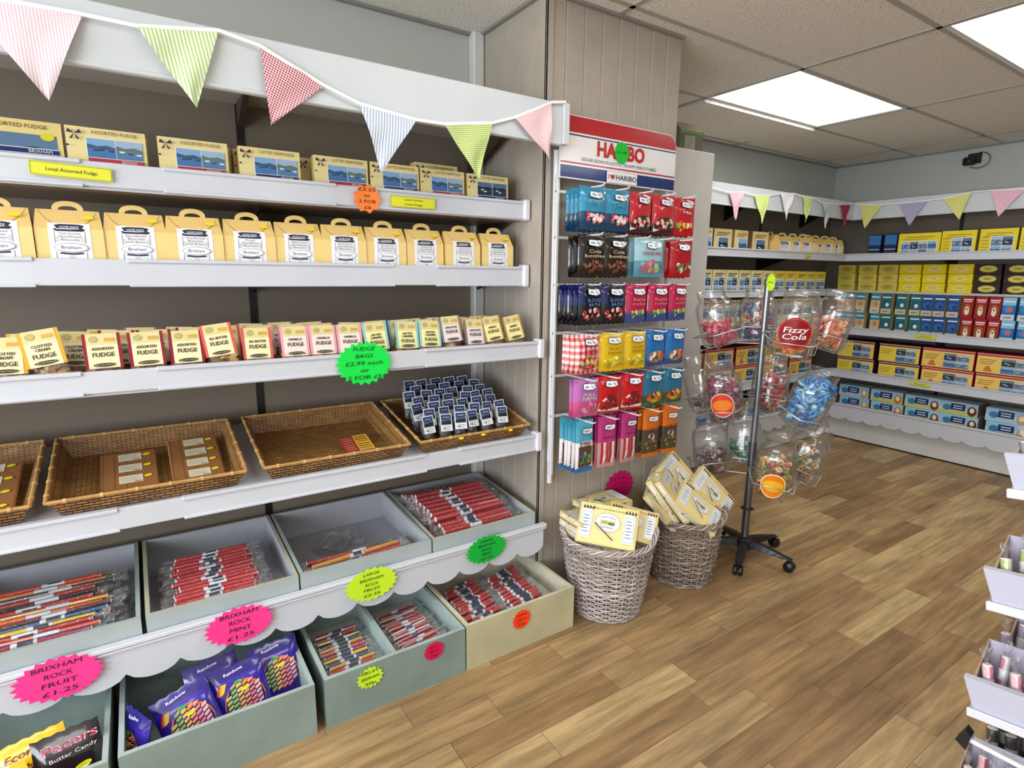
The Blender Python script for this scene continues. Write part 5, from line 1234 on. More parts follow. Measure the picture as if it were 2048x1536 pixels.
def bisc_box(L=.235, W_=.165, T_=.030):
    mb = MB(); CB = '#efdc98'
    mb.box((-L / 2, -W_ / 2, 0), (L / 2, W_ / 2, T_), CB, cols=['#d8c070', CB, '#eed98e', '#e6cf80', '#e6cf80', '#e2ca7c'])
    p = Print(mb, topf(T_))
    p.frame(-L / 2 + .004, -W_ / 2 + .004, L / 2 - .004, W_ / 2 - .004, '#c9ae5c', .001)
    K = '#3a3440'
    p.ell(0, .012, .052, .04, '#9c8c94', 22); p.ell(0, .012, .050, .038, '#f3f0ec', 22); p.ring(0, .012, .046, .034, '#8a7c84', .0008, 22)
    p.text('HAND MADE', 0, .034, .010, K, .06, fn=lambda x: -x * x * 7); p.rect(-.03, .0, .03, .02, '#cfc890'); p.ell(.014, .008, .014, .006, '#6a6a5c'); p.ell(-.012, .012, .014, .005, '#a8a468'); p.text('SHORTBREAD', 0, -.009, .008, K, .05)
    p.text('Made in the West Country', 0, .064, .011, K, .13)
    for a in (-1, 1):
        u = a * .085; p.poly([(u - .022, -.062), (u + .022, -.062), (u + .022, .048), (u + .012, .056), (u - .012, .056), (u - .022, .048)], '#f2f3f4'); p.frame(u - .018, -.056, u + .018, .044, '#5a7488', .0012)
        for i in range(6): p.rect(u - .012, -.04 + i * .013, u + .012 - (i % 2) * .005, -.036 + i * .013, '#7a94a6')
        for i in range(4): p.poly([(u - .02 + i * .012, .056), (u - .016 + i * .012, .072), (u - .010 + i * .012, .058)], '#211c24')
    p.poly([(-.052, .0), (-.048, .002), (.03, -.058), (.026, -.06)], '#211c24')
    sp_ = Print(mb, front(-W_ / 2)); sp_.rect(-L / 2 + .006, .004, L / 2 - .006, T_ - .004, '#e9dcae'); sp_.rect(-L / 2 + .012, .007, L / 2 - .012, T_ - .007, '#f2f0ea'); sp_.frame(-L / 2 + .012, .007, L / 2 - .012, T_ - .007, '#7a6c74', .0009); sp_.text('Shortbread Biscuits', 0, T_ / 2, .009, '#4a4450', .10); sp_.poly([(-.045, .0), (-.038, .006), (-.035, .0)], '#211c24'); sp_.poly([(.06, T_), (.066, T_ - .007), (.072, T_)], '#211c24')
    for sgn in (-1, 1):
        e = Print(mb, (lambda u, v, hh: (-L / 2 - hh, -u, v)) if sgn < 0 else (lambda u, v, hh: (L / 2 + hh, u, v))); e.rect(-W_ / 2 + .006, .004, W_ / 2 - .006, T_ - .004, '#e9dcae'); e.rect(-W_ / 2 + .014, .007, W_ / 2 - .014, T_ - .007, '#f0eee8'); e.frame(-W_ / 2 + .014, .007, W_ / 2 - .014, T_ - .007, '#7a6c74', .0009); e.text('Shortbread', 0, T_ / 2, .009, '#4a4450', .07); e.poly([(-.02, T_), (-.014, T_ - .007), (-.008, T_)], '#211c24')
    return mb.build('biscuit_box')
bb = bisc_box(); g = 'cream shortbread boxes heaped in the baskets'
def bbx(x, y, z, yaw, ry, rx, lb, s=1):
    o = dup(bb); o.matrix_world = TR(x, y, z) @ Matrix.Rotation(yaw, 4, 'Z') @ Matrix.Rotation(ry, 4, 'Y') @ Matrix.Rotation(rx, 4, 'X') @ Matrix.Scale(s, 4); tag(o, lb, 'biscuit box', g)
q = math.radians
bbx(1.575, 1.645, .405, q(-48), q(4), q(50), 'large cream shortbread box facing the viewer on top of the front basket', 1.04)
bbx(1.575, 1.765, .395, 0, q(6), q(2), 'topmost of three boxes stacked at the left rear of the front basket', .9)
bbx(1.57, 1.76, .363, 0, q(6), q(2), 'middle of three boxes stacked at the left rear of the front basket', .9)
bbx(1.575, 1.755, .332, 0, q(6), q(2), 'lowest of three boxes stacked at the left rear of the front basket', .9)
bbx(1.70, 1.815, .415, q(-3), q(-2), 0, 'cream box lying flat at the back of the front basket against the pillar', .95)
bbx(1.555, 1.625, .33, q(-56), q(-6), q(52), 'cream box half hidden below the large facing box, inside the rim', .62)
bbx(1.71, 1.64, .385, q(-48), q(10), q(42), 'cream box peeping out right behind the large facing box', .9)
bbx(1.735, 1.665, .352, q(-44), q(18), q(38), 'lower cream box at the right side of the front basket', .9)
bbx(1.70, 1.745, .385, q(-20), q(15), q(25), 'cream box showing its plain corner behind the large facing box', .9)
bbx(1.56, 1.70, .22, q(-30), q(50), q(60), 'dark shaded box deep inside the front basket', .8)
bbx(2.13, 1.76, .475, q(-46), q(48), q(38), 'largest upright leaning box at the top of the brown basket')
bbx(2.035, 1.70, .43, q(-46), q(52), q(14), 'leaning box at the left of the brown basket, in front of another')
bbx(2.01, 1.735, .425, q(-46), q(54), q(14), 'leaning box behind the one at the left of the brown basket')
bbx(1.975, 1.72, .375, q(-46), q(48), q(10), 'lowest leaning box at the far left of the brown basket', .9)
bbx(2.11, 1.62, .375, q(-46), q(38), q(30), 'cream box at the front rim of the brown basket')
bbx(2.245, 1.655, .405, q(-46), q(46), q(38), 'leaning cream box at the right of the brown basket')
bbx(2.03, 1.80, .44, q(-46), q(86), q(8), 'narrow box standing on end at the left rear of the brown basket', .8)
bbx(2.14, 1.71, .20, q(-30), q(40), q(60), 'dark shaded box deep inside the brown basket', .8)

# ================================================================ jar carousel
PX, PY = 2.572, 1.652
t = empty('jar_carousel', (PX, PY, 0))
mb = MB(); mb.tube([(0, 0, .085), (0, 0, .62)], .0195, '#74777b', 'metal', 14); mb.tube([(0, 0, .62), (0, 0, 1.44)], .0155, '#8c9095', 'metal', 14); mb.blob((0, 0, 1.445), .014, '#8c8f92', 'metal'); mb.build('pole', t)
mb = MB(); mb.lathe([(.032, 0), (.034, .004), (.022, .006), (.0197, 0)], '#2b2b2d', 'black', 16); o = mb.build('collar_ring', t); o.location = (0, 0, .262)
mb = MB(); mb.lathe([(.001, .045), (.04, .045), (.045, .06), (.045, .09), (.03, .105), (.019, .108)], '#151517', 'black', 18); mb.build('hub', t)
for k in range(5):
    a = math.radians(209 + 72 * k); dx, dy = math.cos(a), math.sin(a)
    mb = MB(); n = 7
    for i in range(n - 1):
        s0, s1 = i / (n - 1), (i + 1) / (n - 1)
        def sec(s):
            r = .03 + .215 * s; w_ = .026 - .008 * s; zt = .098 - .018 * s - (.018 * s * s); zb = .058 + .004 * s - .0 * s
            return [(r * dx - w_ * dy, r * dy + w_ * dx, zb), (r * dx + w_ * dy, r * dy - w_ * dx, zb), (r * dx + w_ * .6 * dy, r * dy - w_ * .6 * dx, zt), (r * dx - w_ * .6 * dy, r * dy + w_ * .6 * dx, zt)]
        A, B = sec(s0), sec(s1); mb.add(A + B, [(0, 1, 5, 4), (1, 2, 6, 5), (2, 3, 7, 6), (3, 0, 4, 7)] + ([(4, 5, 6, 7)] if i == n - 2 else []), '#17171a', 'black')
    lg = mb.build('leg', t)
    mb = MB(); cx_, cy_ = .235 * dx, .235 * dy
    for s in (-1, 1):
        nx_, ny_ = -dy * s, dx * s; mb.X = TR(cx_ + nx_ * .004, cy_ + ny_ * .004, .026) @ Matrix.Rotation(math.atan2(ny_, nx_), 4, 'Z') @ Matrix.Rotation(PI / 2, 4, 'Y')
        mb.lathe([(.001, 0), (.024, 0), (.026, .004), (.026, .014), (.022, .019), (.001, .019)], '#0e0e10', 'black', 16)
    mb.X = Matrix(); mb.tube([(cx_, cy_, .03), (cx_, cy_, .066)], .007, '#1a1a1c', 'black', 8); mb.build('caster', lg)
PV = lambda r_, w_: (.541 * r_ - .841 * w_, -.841 * r_ - .541 * w_)
JARS = []
def jar_prof(): return [(.001, 0), (.060, 0), (.070, .006), (.073, .02), (.074, .13), (.070, .150), (.056, .163), (.052, .170), (.055, .174), (.052, .179), (.055, .184), (.052, .189), (.055, .194), (.0535, .200)]
def make_jar(cols, n, fill, r, seed, wrapcol=None):
    R = random.Random(seed); j = empty('sweet_jar')
    mb = MB(); mb.lathe(jar_prof(), '#fff', 'jar', 22, sq=.04); mb.lathe([(.0545, .2), (.049, .2), (.049, .165), (.066, .15), (.070, .13), (.069, .012), (.001, .006)], '#fff', 'jar', 22, sq=.04); mb.build('jar_body', j)
    mb = MB()
    for i in range(int(n * 1.5)):
        a = R.uniform(0, 2 * PI); q_ = (.060 - r * .5) * R.random() ** .45; z = r * .8 + (fill * 1.15 - r) * R.random()
        if r > .011 and i % 2 == 0:
            mb.X = TR(q_ * math.cos(a), q_ * math.sin(a), z, R.uniform(0, 3), R.uniform(0, 3)); pts = [(r * .85 * math.cos(b), r * .85 * math.sin(b), 0) for b in [2 * PI * k / 9 for k in range(9)]]; mb.tube(pts, r * .38, R.choice(cols), 'candy', 5, closed=True); mb.X = Matrix()
        else: mb.blob((q_ * math.cos(a), q_ * math.sin(a), z), r, R.choice(cols), 'candy', 6, 4, (R.uniform(.7, 1.2), R.uniform(.7, 1.2), R.uniform(.6, 1)))
    mb.build('sweets', j)['kind'] = 'stuff'
    return j
def jar_label(j, col, rim, lines, ang, z, a, b, ink='#f4ecec', col2=None):
    mb = MB(); f = lambda u, v, hh: ((.0748 + hh) * math.sin(u / .0748), -(.0748 + hh) * math.cos(u / .0748), z + v)
    def disc(A, B, c, hh):
        vs = [f(0, 0, hh)]; n = 20
        for s_ in (.5, 1):
            vs += [f(A * s_ * math.cos(2 * PI * i / n), B * s_ * math.sin(2 * PI * i / n), hh) for i in range(n)]
        mb.add(vs, [(0, 1 + i, 1 + (i + 1) % n) for i in range(n)] + [(1 + i, n + 1 + i, n + 1 + (i + 1) % n, 1 + (i + 1) % n) for i in range(n)], c, 'gloss', True)
    disc(a, b, rim, .0005); disc(a * .9, b * .9, col, .001)
    if col2: disc(a * .8, b * .45, col2, .0015)
    p = Print(mb, f, 'gloss', .0006); p.k = 4; y = .012 * (len(lines) - 1)
    for ln in lines: p.text(ln, 0, y, .026, ink, a * 1.35, shear=.25, rot=.12, bold=.0012); y -= .022
    o = mb.build('label', j); o.rotation_euler = (0, 0, ang); return o
spec = [  # tier z, right, toward, colours, count, fill, r, tilt, label, text
    ('pink', 1.118, -.185, .03, ['#d8203c', '#e85070', '#c81830', '#f080a0'], 60, .075, .013, 16), ('cola', 1.112, .115, .155, ['#f08a2c', '#f2a83c', '#e8642c', '#f4b050'], 70, .07, .0135, 10), ('peach', 1.118, .26, -.06, ['#f0783c', '#f4a04c', '#e85a5a', '#f6b890'], 60, .09, .013, 14), ('bluered', 1.125, -.03, -.19, ['#2c7cc0', '#c83c3c', '#e0b080', '#2c5c9c'], 60, .12, .011, 12),
    ('plum', .765, -.135, .115, ['#7c2c4c', '#a83c5c', '#5c2440', '#c890a0', '#8c3c50'], 90, .13, .0125, 14), ('blue', .765, .185, .095, ['#2c8cd0', '#4ca8e0', '#8cd0f0', '#1c6cb0', '#c0e8f4'], 110, .15, .014, 20), ('redwhite', .77, .05, -.20, ['#c81c30', '#f0e8e8', '#d83c4c'], 70, .11, .011, 12), ('grey', .77, -.24, -.07, ['#b8b0a0', '#6c5c50', '#8c7c6c'], 30, .05, .011, 18),
    ('wrapped', .45, -.185, .01, ['#6c5c5c', '#4c3c40', '#a89c9c', '#8c3c3c', '#c8b8b8'], 60, .07, .011, 8), ('mixed', .44, .095, .165, ['#5c8c3c', '#e8a02c', '#b83c2c', '#f0d8a0', '#8c4c2c'], 80, .10, .012, 10), ('green', .455, .205, -.035, ['#4c7c4c', '#e0e0d0', '#5c6c8c', '#c8783c', '#a8a83c'], 80, .11, .012, 18), ('mint', .455, -.045, -.185, ['#3c9c6c', '#c8e8d8', '#6cb090'], 50, .07, .011, 12)]
lbl = {'pink': 'clear jar of pink and red jelly rings, top left of the carousel', 'cola': 'clear jar of orange sweets with round red cola label at the top front', 'peach': 'clear jar of peach coloured rings, top right of the carousel', 'bluered': 'clear jar of blue and red sweets at the top back of the carousel',
       'plum': 'clear jar of plum coloured sweets with round red label, middle tier', 'blue': 'clear jar full of blue jelly rings tilting right, middle tier', 'redwhite': 'clear jar of red and white striped sweets at the middle back', 'grey': 'nearly empty clear jar at the far left of the middle tier',
       'wrapped': 'clear jar with a few wrapped toffees, lowest left of the carousel', 'mixed': 'clear jar of green and brown sweets with orange label, lowest front', 'green': 'clear jar of mixed wrapped sweets, lowest right of the carousel', 'mint': 'clear jar of green mints at the lowest back'}
R = random.Random(77)
mbw = MB()
for i, (k, z, r_, w_, cols, n, fill, rr, tl) in enumerate(spec):
    dx, dy = PV(r_, w_); L = math.hypot(dx, dy); ax = V((-dy / L, dx / L, 0))
    j = make_jar(cols, n, fill, rr, 100 + i)
    X = Matrix.Translation((PX + dx, PY + dy, z)) @ Matrix.Rotation(math.radians(tl), 4, ax)
    face = math.atan2(-(PY), -(PX)) + PI / 2
    X = X @ Matrix.Rotation(face, 4, 'Z'); S_ = 1.38 if k == 'cola' else 1.28; j.matrix_world = X @ Matrix.Diagonal((S_, S_, 1.40, 1)); tag(j, lbl[k], 'sweet jar', 'clear plastic sweet jars on the carousel')
    if k == 'cola': jar_label(j, '#8c141c', '#c42028', ['Fizzy', 'Cola'], 0, .08, .052, .05, col2=None)
    if k == 'plum': jar_label(j, '#d8402c', '#c8c0b8', [''], 0, .07, .045, .045, col2='#e8822c')
    if k == 'mixed': jar_label(j, '#e8801c', '#f4d8a0', [''], 0, .05, .045, .045, col2='#f2b81c')
    # wire holder: five-sided hoop, two uprights under the jar and a tie to the pole
    hz = .065; J = Matrix.Translation((PX + dx, PY + dy, z)) @ Matrix.Rotation(math.radians(tl), 4, ax); Ti = Matrix.Translation((-PX, -PY, 0))
    mb = MB(); mb.X = Ti @ J
    oa = math.atan2(dy, dx)
    hr = .137 if k == 'cola' else .127; hoop = [(hr * math.cos(oa + b), hr * math.sin(oa + b), hz) for b in [math.radians(c) for c in (-144, -72, 0, 72, 144)]]
    mb.tube(hoop, .003, '#c9cbce', 'metal', 6, closed=True)
    for b in (0, math.radians(72), math.radians(-72)):
        e = (hr * .88 * math.cos(oa + b), hr * .88 * math.sin(oa + b)); mb.tube([(e[0], e[1], hz), (e[0] * .95, e[1] * .95, -.006), (0, 0, -.006), (-.06 * math.cos(oa), -.06 * math.sin(oa), -.006)], .0028, '#c9cbce', 'metal', 6)
    mb.X = Matrix(); a = Ti @ J @ V((-hr * .815 * math.cos(oa), -hr * .815 * math.sin(oa), hz)); b = Ti @ J @ V((-.06 * math.cos(oa), -.06 * math.sin(oa), -.006))
    mb.tube([a, (a.x * .1, a.y * .1, a.z)], .0026, '#c9cbce', 'metal', 6); mb.tube([b, (b.x * .1, b.y * .1, b.z)], .0026, '#c9cbce', 'metal', 6)
    mb.build('wire_holder', t)
tag(t, 'chrome jar carousel on a black five star caster base', 'carousel')
starburst(PX - .012, PY - .02, 1.428, .022, .045, 12, '#c8f01c', ['50p'], 'small narrow lime starburst clipped to the top of the carousel pole', tsz=.012, rz=-.7)

# ================================================================ goods on the corner shelves
def pbox(name, w, h, d, base, fn, top=None, side=None):
    """upright printed box, front towards -y, origin at the bottom front centre"""
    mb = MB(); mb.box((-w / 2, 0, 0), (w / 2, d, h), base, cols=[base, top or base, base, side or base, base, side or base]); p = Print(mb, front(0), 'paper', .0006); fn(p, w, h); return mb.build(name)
def f_grid(nx, ny, tcol, title=True, y0=.06, y1=.68, x0=.08, x1=.92, kinds=(0, 1, 2, 3)):
    def fn(p, w, h):
        gw = (x1 - x0) * w / nx; gh = (y1 - y0) * h / ny
        p.rect(-w / 2 + x0 * w - .003, y0 * h - .003, -w / 2 + x1 * w + .003, y1 * h + .003, '#f4f2ea'); k = p.k
        for i in range(nx):
            for j in range(ny):
                p.k = k; photo(p, -w / 2 + x0 * w + i * gw + .002, y0 * h + j * gh + .002, -w / 2 + x0 * w + (i + 1) * gw - .002, y0 * h + (j + 1) * gh - .002, kinds[(i + j) % len(kinds)])
        if title: p.rect(-w * .32, h * .82, w * .36, h * .86, tcol); p.rect(-w * .38, h * .74, w * .2, h * .77, tcol)
        if x0 > .3:
            for i in range(5): p.rect(-w * .44, h * (.2 + i * .12), -w / 2 + x0 * w * .8, h * (.24 + i * .12), tcol)
    return fn
def f_oval(c, oc, ink):
    def fn(p, w, h): p.ell(0, h * .5, w * .34, h * .36, oc, 18); p.ring(0, h * .5, w * .31, h * .32, ink, .0015, 18); p.rect(-w * .16, h * .52, w * .16, h * .58, ink); p.rect(-w * .12, h * .42, w * .12, h * .47, ink)
    return fn
def f_pack(top, mid, low, acc):
    def fn(p, w, h):
        p.rect(-w / 2, h * .66, w / 2, h, top); p.rect(-w * .42, h * .8, w * .42, h * .86, '#e8eef0'); p.ell(0, h * .5, w * .36, h * .16, mid); p.ell(w * .1, h * .46, w * .18, h * .1, acc); p.rect(-w / 2, 0, w / 2, h * .26, low); p.rect(-w * .3, h * .1, w * .3, h * .15, '#7c7468')
    return fn
def f_dog(p, w, h):
    p.rect(-w * .4, h * .82, w * .4, h * .88, '#f0dcd8'); p.rect(-w * .34, h * .74, w * .34, h * .78, '#f0dcd8'); p.ell(0, h * .4, w * .34, h * .26, '#b06a34'); p.ell(0, h * .34, w * .2, h * .2, '#efe2c8'); p.ell(0, h * .42, w * .07, h * .045, '#1c1412'); p.ell(-w * .3, h * .4, w * .1, h * .2, '#8c4c24'); p.ell(w * .3, h * .4, w * .1, h * .2, '#8c4c24')
def f_low(acc):
    def fn(p, w, h):
        p.rect(-w / 2, h * .55, w / 2, h, '#9cc8dc'); p.rect(-w / 2, 0, w / 2, h * .3, '#c8c86c' if acc != '#c8a070' else '#a8c8d8'); p.ell(-w * .3, h * .5, w * .12, h * .24, '#3c7ca8'); p.rect(-w * .2, h * .36, w * .18, h * .86, '#1c2c60'); p.rect(-w * .13, h * .66, w * .11, h * .73, '#dfe6f0'); p.rect(-w * .13, h * .48, w * .11, h * .55, '#dfe6f0'); p.ell(w * .36, h * .42, w * .12, h * .38, acc); p.ell(w * .36, h * .5, w * .06, h * .2, '#efe0c4')
    return fn
def f_wide(tcol, red):
    def fn(p, w, h):
        p.rect(-w / 2 + .004, .004, w / 2 - .004, h * .86, '#efc968' if red else '#ecd24c'); p.rect(-w / 2, h * .93, w / 2, h * .97, '#d8b0b8')
        for i in range(3): p.rect(-w * .44, h * (.66 - i * .1), -w * .16 - i * .01, h * (.69 - i * .1), tcol)
        if red: p.poly([(-w * .36, h * .1), (-w * .2, h * .1), (-w * .26, h * .38), (-w * .32, h * .36)], '#d0783c')
        k = p.k
        for i in range(2):
            for j in range(2): p.k = k; photo(p, -w * .06 + i * w * .24, h * (.08 + j * .36), -w * .06 + (i + 1) * w * .24 - .004, h * (.08 + (j + 1) * .36) - .004, 2 * j + i)
    return fn
def placeA(o, x, y, z, rz=0): pose(o, (x, y, z), rz=rz)
def placeB(o, x, y, z, rz=0): pose(o, (x, y, z), rz=-PI / 2 + rz)
# --- alcove side
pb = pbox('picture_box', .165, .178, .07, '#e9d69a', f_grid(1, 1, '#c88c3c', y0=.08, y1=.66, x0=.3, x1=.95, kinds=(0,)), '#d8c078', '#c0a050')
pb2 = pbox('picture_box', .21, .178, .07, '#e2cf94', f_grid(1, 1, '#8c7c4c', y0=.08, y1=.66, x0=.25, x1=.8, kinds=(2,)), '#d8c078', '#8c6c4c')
for i, (pr, x) in enumerate([(pb, 3.50), (pb2, 3.705), (pb, 3.925), (pb2, 4.17)]):
    o = dup(pr); placeA(o, x, 2.78, 1.626); tag(o, 'cream picture box on the top alcove shelf, ' + ['nearest the grey cupboard', 'second from the cupboard', 'third from the cupboard', 'beside the brown carton'][i], 'picture box', 'picture boxes on the top alcove shelf')
for i, (x, y, rz) in enumerate([(4.38, 2.80, 1.2), (4.52, 2.79, -.35), (4.655, 2.78, -.35), (4.775, 2.76, -.35), (4.90, 2.79, -.4), (5.02, 2.79, -.4), (5.13, 2.77, -.45), (5.30, 2.80, -.7)]):
    o = dup(gp[i % 5]); pose(o, (x, y, 1.626), rz=rz, s=1.15); tag(o, 'cream gable carton on the top corner shelf, ' + ['side on beside the picture boxes', 'second', 'third', 'fourth', 'fifth', 'sixth', 'seventh', 'largest, right in the corner'][i] + (' from the left' if 0 < i < 7 else ''), 'carton', 'gable cartons on the top corner shelf')
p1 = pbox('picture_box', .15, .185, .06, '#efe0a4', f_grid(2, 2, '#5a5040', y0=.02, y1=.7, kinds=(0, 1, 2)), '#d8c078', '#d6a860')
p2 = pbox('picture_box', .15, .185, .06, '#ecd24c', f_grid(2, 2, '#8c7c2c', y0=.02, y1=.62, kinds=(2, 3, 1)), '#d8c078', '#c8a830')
for i in range(11):
    o = dup(p1 if i < 6 else p2); placeA(o, 3.53 + .157 * i, 2.775, 1.321); tag(o, ('cream' if i < 6 else 'yellow') + ' picture box, %s in the long row on the alcove middle shelf' % (od(i, 11)), 'picture box', 'row of picture boxes on the alcove middle shelf')
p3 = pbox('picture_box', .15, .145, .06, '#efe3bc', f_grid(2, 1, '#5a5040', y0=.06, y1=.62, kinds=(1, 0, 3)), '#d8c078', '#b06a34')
for l_ in range(2):
    for i in range(11):
        o = dup(p3); placeA(o, 3.53 + .157 * i, 2.775, .986 + l_ * .147); tag(o, 'small cream picture box, %s in the %s layer behind the jars' % (od(i, 11), ['lower', 'upper'][l_]), 'picture box', 'stacked cream picture boxes behind the jars')
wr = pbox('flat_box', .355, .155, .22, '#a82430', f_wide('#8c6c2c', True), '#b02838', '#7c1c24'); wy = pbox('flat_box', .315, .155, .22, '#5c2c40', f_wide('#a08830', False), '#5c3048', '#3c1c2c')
for l_ in range(2):
    for i in range(5):
        o = dup(wr); placeA(o, 3.38 + .385 * i, 2.775, .591 + l_ * .157); tag(o, 'flat red edged picture box, %s in the %s layer on the alcove side' % (od(i, 5), ['lower', 'upper'][l_]), 'flat box', 'flat red edged boxes on the alcove side')
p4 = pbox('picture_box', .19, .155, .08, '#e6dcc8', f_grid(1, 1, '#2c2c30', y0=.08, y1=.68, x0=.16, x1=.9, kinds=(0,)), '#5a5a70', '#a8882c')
for i, x in enumerate((3.42, 3.64, 3.95, 4.3, 4.7, 5.05)):
    o = dup(p4 if i % 2 == 1 else p1); placeA(o, x, 2.80, .281, rz=-.05); tag(o, 'picture box on the lowest alcove shelf, ' + od(i, 6), 'picture box', 'picture boxes on the lowest alcove shelf')
# --- far side
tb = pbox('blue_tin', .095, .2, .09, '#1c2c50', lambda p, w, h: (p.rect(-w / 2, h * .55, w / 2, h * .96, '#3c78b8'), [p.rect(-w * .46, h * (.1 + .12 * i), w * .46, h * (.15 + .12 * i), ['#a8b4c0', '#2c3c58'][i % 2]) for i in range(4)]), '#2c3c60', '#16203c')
for i, y in enumerate((2.51, 2.385)): o = dup(tb); placeB(o, 5.42, y, 1.626); tag(o, ['left', 'right'][i] + ' dark blue harbour picture tin beside the gable cartons', 'tin', 'dark blue picture tins')
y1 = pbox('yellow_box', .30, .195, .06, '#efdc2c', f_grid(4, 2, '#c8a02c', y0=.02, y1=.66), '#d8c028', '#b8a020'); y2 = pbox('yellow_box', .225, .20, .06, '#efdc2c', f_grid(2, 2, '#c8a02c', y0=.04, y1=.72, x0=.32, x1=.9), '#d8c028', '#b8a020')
o = dup(y1); placeB(o, 5.42, 2.172, 1.626, .04); tag(o, 'wide yellow box with eight small photos on the top far shelf', 'yellow box')
for i, y in enumerate((1.90, 1.652, 1.41)): o = dup(y2); placeB(o, 5.42, y, 1.626, .03); tag(o, 'yellow box with four photos, %s of three on the top far shelf' % ['left', 'middle', 'right'][i], 'yellow box', 'yellow four photo boxes')
mb = MB(); mb.box((5.53, -.9, 1.325), (5.757, 2.9, 1.343), '#d8d4cc', 'white'); mb.prism([(5.756, 1.325), (5.56, 1.325), (5.756, 1.24)], .01, '#222', 'black', 'y', 2.0); o = mb.build('rear_shelf'); tag(o, 'short rear shelf under the yellow loaf shaped boxes', 'shelf')
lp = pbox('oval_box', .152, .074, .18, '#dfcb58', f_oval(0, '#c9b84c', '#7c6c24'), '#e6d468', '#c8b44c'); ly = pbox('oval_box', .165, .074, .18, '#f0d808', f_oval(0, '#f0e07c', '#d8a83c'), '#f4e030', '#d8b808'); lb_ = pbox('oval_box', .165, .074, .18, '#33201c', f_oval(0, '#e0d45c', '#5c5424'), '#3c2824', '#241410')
cols_ = [(lp, 2.773, 'pale yellow'), (lp, 2.59, 'pale yellow'), (lp, 2.42, 'pale yellow'), (ly, 2.25, 'bright yellow'), (ly, 2.073, 'bright yellow'), (ly, 1.889, 'bright yellow'), (lb_, 1.712, 'dark brown'), (lb_, 1.53, 'dark brown'), (lb_, 1.35, 'dark brown')]
for i, (pr, y, cn_) in enumerate(cols_):
    for l_ in range(3):
        o = dup(pr); placeB(o, 5.545, y + .004 * l_, 1.344 + l_ * .0765); w3 = ['left', 'middle', 'right'][i % 3]; tag(o, '%s oval label box, %s in the %s stack of its colour' % (cn_, ['lowest', 'centre', 'topmost'][l_], w3), 'oval box', 'stacked oval label boxes')
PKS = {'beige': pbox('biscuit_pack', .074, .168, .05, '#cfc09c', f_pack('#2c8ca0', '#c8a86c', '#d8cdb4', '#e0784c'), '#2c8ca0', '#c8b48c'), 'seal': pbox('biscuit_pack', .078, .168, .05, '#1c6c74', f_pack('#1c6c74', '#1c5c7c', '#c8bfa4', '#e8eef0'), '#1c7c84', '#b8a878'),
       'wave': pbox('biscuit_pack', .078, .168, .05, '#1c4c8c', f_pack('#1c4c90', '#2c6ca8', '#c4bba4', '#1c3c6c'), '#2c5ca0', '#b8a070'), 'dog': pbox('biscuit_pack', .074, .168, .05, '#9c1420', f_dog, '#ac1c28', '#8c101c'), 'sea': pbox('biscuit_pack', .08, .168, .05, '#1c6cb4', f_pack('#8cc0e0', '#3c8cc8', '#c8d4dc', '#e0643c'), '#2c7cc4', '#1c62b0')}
lst = [('beige', 2.705), ('beige', 2.625), ('beige', 2.54), ('beige', 2.416), ('seal', 2.327), ('seal', 2.213), ('seal', 2.108), ('wave', 2.023), ('wave', 1.937), ('wave', 1.844), ('dog', 1.751), ('dog', 1.666), ('dog', 1.582), ('sea', 1.498), ('sea', 1.40)]
pn = {'beige': 'teal topped beige', 'seal': 'dark green and white', 'wave': 'deep blue wave', 'dog': 'red puppy picture', 'sea': 'bright sea blue'}; cnt = {}
for k, y in lst:
    c_ = cnt.get(k, 0); cnt[k] = c_ + 1
    for l_ in range(2):
        o = dup(PKS[k]); placeB(o, 5.385, y + (.012 if l_ else 0), .986 + l_ * .1695); tag(o, '%s biscuit pack, %s from the corner, %s layer' % (pn[k], ORD[c_] + ' of its kind', ['lower', 'upper'][l_]), 'biscuit pack', 'two layers of biscuit packs on the far shelf')
for l_ in range(2):
    for i, (pr, y) in enumerate([(wy, 2.533), (wy, 2.180), (wr, 1.83), (wr, 1.463), (wr, 1.10)]):
        o = dup(pr); placeB(o, 5.385, y + (.01 if l_ else 0), .591 + l_ * .157); tag(o, 'flat picture box, %s, %s layer on the far side' % (['purple edged beside the corner', 'purple edged further right', 'red edged left', 'red edged middle', 'red edged far right'][i], ['lower', 'upper'][l_]), 'flat box', 'flat picture boxes on the far side')
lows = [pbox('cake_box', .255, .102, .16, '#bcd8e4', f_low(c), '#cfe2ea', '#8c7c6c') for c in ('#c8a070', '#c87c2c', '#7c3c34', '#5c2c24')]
for l_ in range(2):
    for i, y in enumerate((2.517, 2.243, 1.97, 1.715, 1.41)):
        o = dup(lows[i % 4]); placeB(o, 5.42, y + (.012 if l_ else 0), .281 + l_ * .104); tag(o, 'pale blue long cake box, %s in the %s layer, lowest far shelf' % (od(i, 5), ['lower', 'upper'][l_]), 'cake box', 'pale blue cake boxes on the lowest far shelf')
shelf_label(4.72, 2.692, 1.63, .085, .034, [], 'small yellow label on the top alcove shelf edge')
o = shelf_label(5.332, 1.995, .99, .15, .03, [], 'yellow label on the far shelf edge under the blue packs', rz=-PI / 2)
o = shelf_label(5.332, 1.985, .60, .15, .03, [], 'yellow label on the far shelf edge under the flat boxes', rz=-PI / 2)

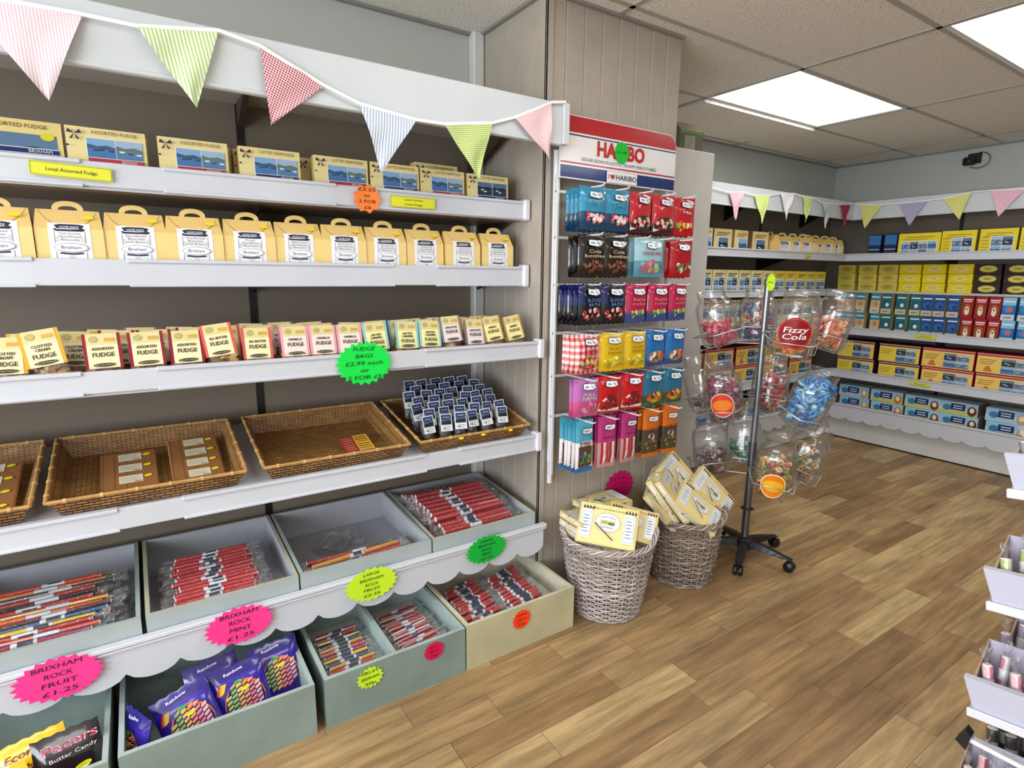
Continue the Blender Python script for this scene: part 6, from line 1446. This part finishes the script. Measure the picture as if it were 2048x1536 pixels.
# ================================================================ tiered stand at the right edge
SX = Matrix.Translation((1.65, .42, 0)) @ Matrix.Rotation(math.radians(-86), 4, 'Z')
TILT = Matrix.Rotation(math.radians(-7), 4, 'Y')
t = empty('display_stand'); t.matrix_world = SX
LV = [1.058, .771, .478, .185]
for z in LV:
    mb = MB(); mb.X = Matrix.Translation((0, 0, z)) @ TILT @ Matrix.Translation((0, 0, -z)); mb.cbox((.0, .0, z - .102), (.52, .36, z - .089), '#cfd1d8', 'gloss', .002); mb.cbox((.0, -.004, z - .106), (.52, .004, z - .084), '#d8dae0', 'gloss', .002); mb.build('shelf', t)
for x in (.27, .49):
    mb = MB(); mb.cbox((x - .012, .335, .02), (x + .012, .358, 1.25), '#e6e8ec', 'gloss', .002); mb.build('upright', t)
for x in (.27, .49):
    mb = MB(); mb.cbox((x - .014, .0, .0), (x + .014, .36, .03), '#e6e8ec', 'gloss', .002); mb.build('foot', t)
mb = MB(); mb.prism([(-.004, .278), (.02, .262), (.026, .305), (.012, .318)], .03, '#14161a', 'black', 'y', .02); o = mb.build('bracket_clip', t); o['label'] = 'black plastic clip'
mb = MB(); mb.box((.02, .03, .283), (.27, .045, .295), '#e6e8ec', 'gloss'); mb.build('side_rail', t)
tag(t, 'white tiered display stand at the right edge of the photo', 'stand')
def tray(u, w_, z, W_, D_, hf, hb, lb):
    e = empty('card_tray'); e.matrix_world = SX @ Matrix.Translation((0, 0, z + .088)) @ TILT @ Matrix.Translation((u, w_, -.088)); mb = MB(); k = .004; o_ = '#bfc0d2'; i_ = '#bdb9cc'
    fo = .010
    def hexa(a, b, y0, y1, z0, zA, zB, c, f=0): mb.add([(a, y0, z0), (b, y0, z0), (b, y1, z0), (a, y1, z0), (a - f, y0 - f, zA), (b + f, y0 - f, zA), (b + f, y1, zB), (a - f, y1, zB)], [(0, 3, 2, 1), (4, 5, 6, 7), (0, 1, 5, 4), (1, 2, 6, 5), (2, 3, 7, 6), (3, 0, 4, 7)], c)
    hexa(0, W_, 0, k, 0, hf, hf, [o_] * 6, .016); mb.build('front_flap', e); mb = MB()
    hexa(0, W_, D_ - k, D_, 0, hb, hb, [i_] * 6); hexa(0, k, k, D_ - k, 0, hf * .98, hb, ['#a08a76'] * 6); hexa(W_ - k, W_, k, D_ - k, 0, hf * .98, hb, ['#a08a76'] * 6); hexa(k, W_ - k, k, D_ - k, 0, .004, .004, [i_] * 6); mb.build('tray_body', e)
    tag(e, lb, 'tray', 'white card trays on the stand'); return e
lv = ['top', 'second', 'third', 'lowest']
for i, z in enumerate(LV):
    tray(.012, .006, z - .088, .44, .13, .088, .135, 'front white card tray on the %s tier of the stand' % lv[i])
    tray(.03, .20, z - .088, .42, .125, .085, .135, 'rear white card tray on the %s tier of the stand' % lv[i])
R = random.Random(4)
def upright(cols, L, r, seed): return stick(cols, L, r, lab=.3, dark=False, seed=seed, ends=(-1,), lab_c='#e9e4ea')
SP = {'pink': [upright(['#e07888', '#f0c8cc', '#d86070'], .095, .011, 200), upright(['#e8d8dc', '#d08090'], .09, .010, 201)], 'silver': [upright(['#c8bccc', '#a090a8', '#e0d8e4'], .10, .012, 202)], 'red': [upright(['#c83858', '#e8a8b4', '#b02848'], .085, .010, 203)], 'green': [upright(['#d8d8b0', '#b8c878', '#e8e8e0'], .08, .011, 204)], 'dark': [upright(['#2c3430', '#3c4c44', '#1c2420'], .10, .013, 205)], 'grey': [upright(['#b8b4c0', '#8c8894'], .09, .011, 206)]}
ds = {'pink': 'pink and white candy stick in clear wrap', 'silver': 'silvery lilac wrapped candy stick', 'red': 'raspberry coloured candy stick in clear wrap', 'green': 'pale green candy stick in clear wrap', 'dark': 'dark green wrapped candy stick', 'grey': 'grey wrapped candy stick'}
for i, z in enumerate(LV):
    for fr, k in ((0, ['grey', 'green', 'pink', 'red'][i]), (1, ['grey', 'green', 'silver', 'dark'][i])):
        for q_ in range(15):
            row_ = q_ % 2; u = .03 + (q_ // 2) * .053 + row_ * .02 + R.uniform(-.006, .006); w_ = (.035 if not fr else .235) + row_ * .045
            pr = SP[k][q_ % len(SP[k])]; o = dup(pr); o.matrix_world = SX @ Matrix.Translation((0, 0, z)) @ TILT @ TR(u, w_, -.022 + (.014 if row_ else 0)) @ Matrix.Rotation(R.uniform(-.12, .12), 4, 'Y') @ Matrix.Rotation(-.2 + R.uniform(-.15, .1), 4, 'X') @ Matrix.Rotation(PI / 2, 4, 'Y')
            tag(o, ds[k] + ' in the %s tray, %s tier' % (['front', 'rear'][fr], lv[i]), 'candy stick', '%s candy sticks in the %s tray, %s tier' % (k, ['front', 'rear'][fr], lv[i]))
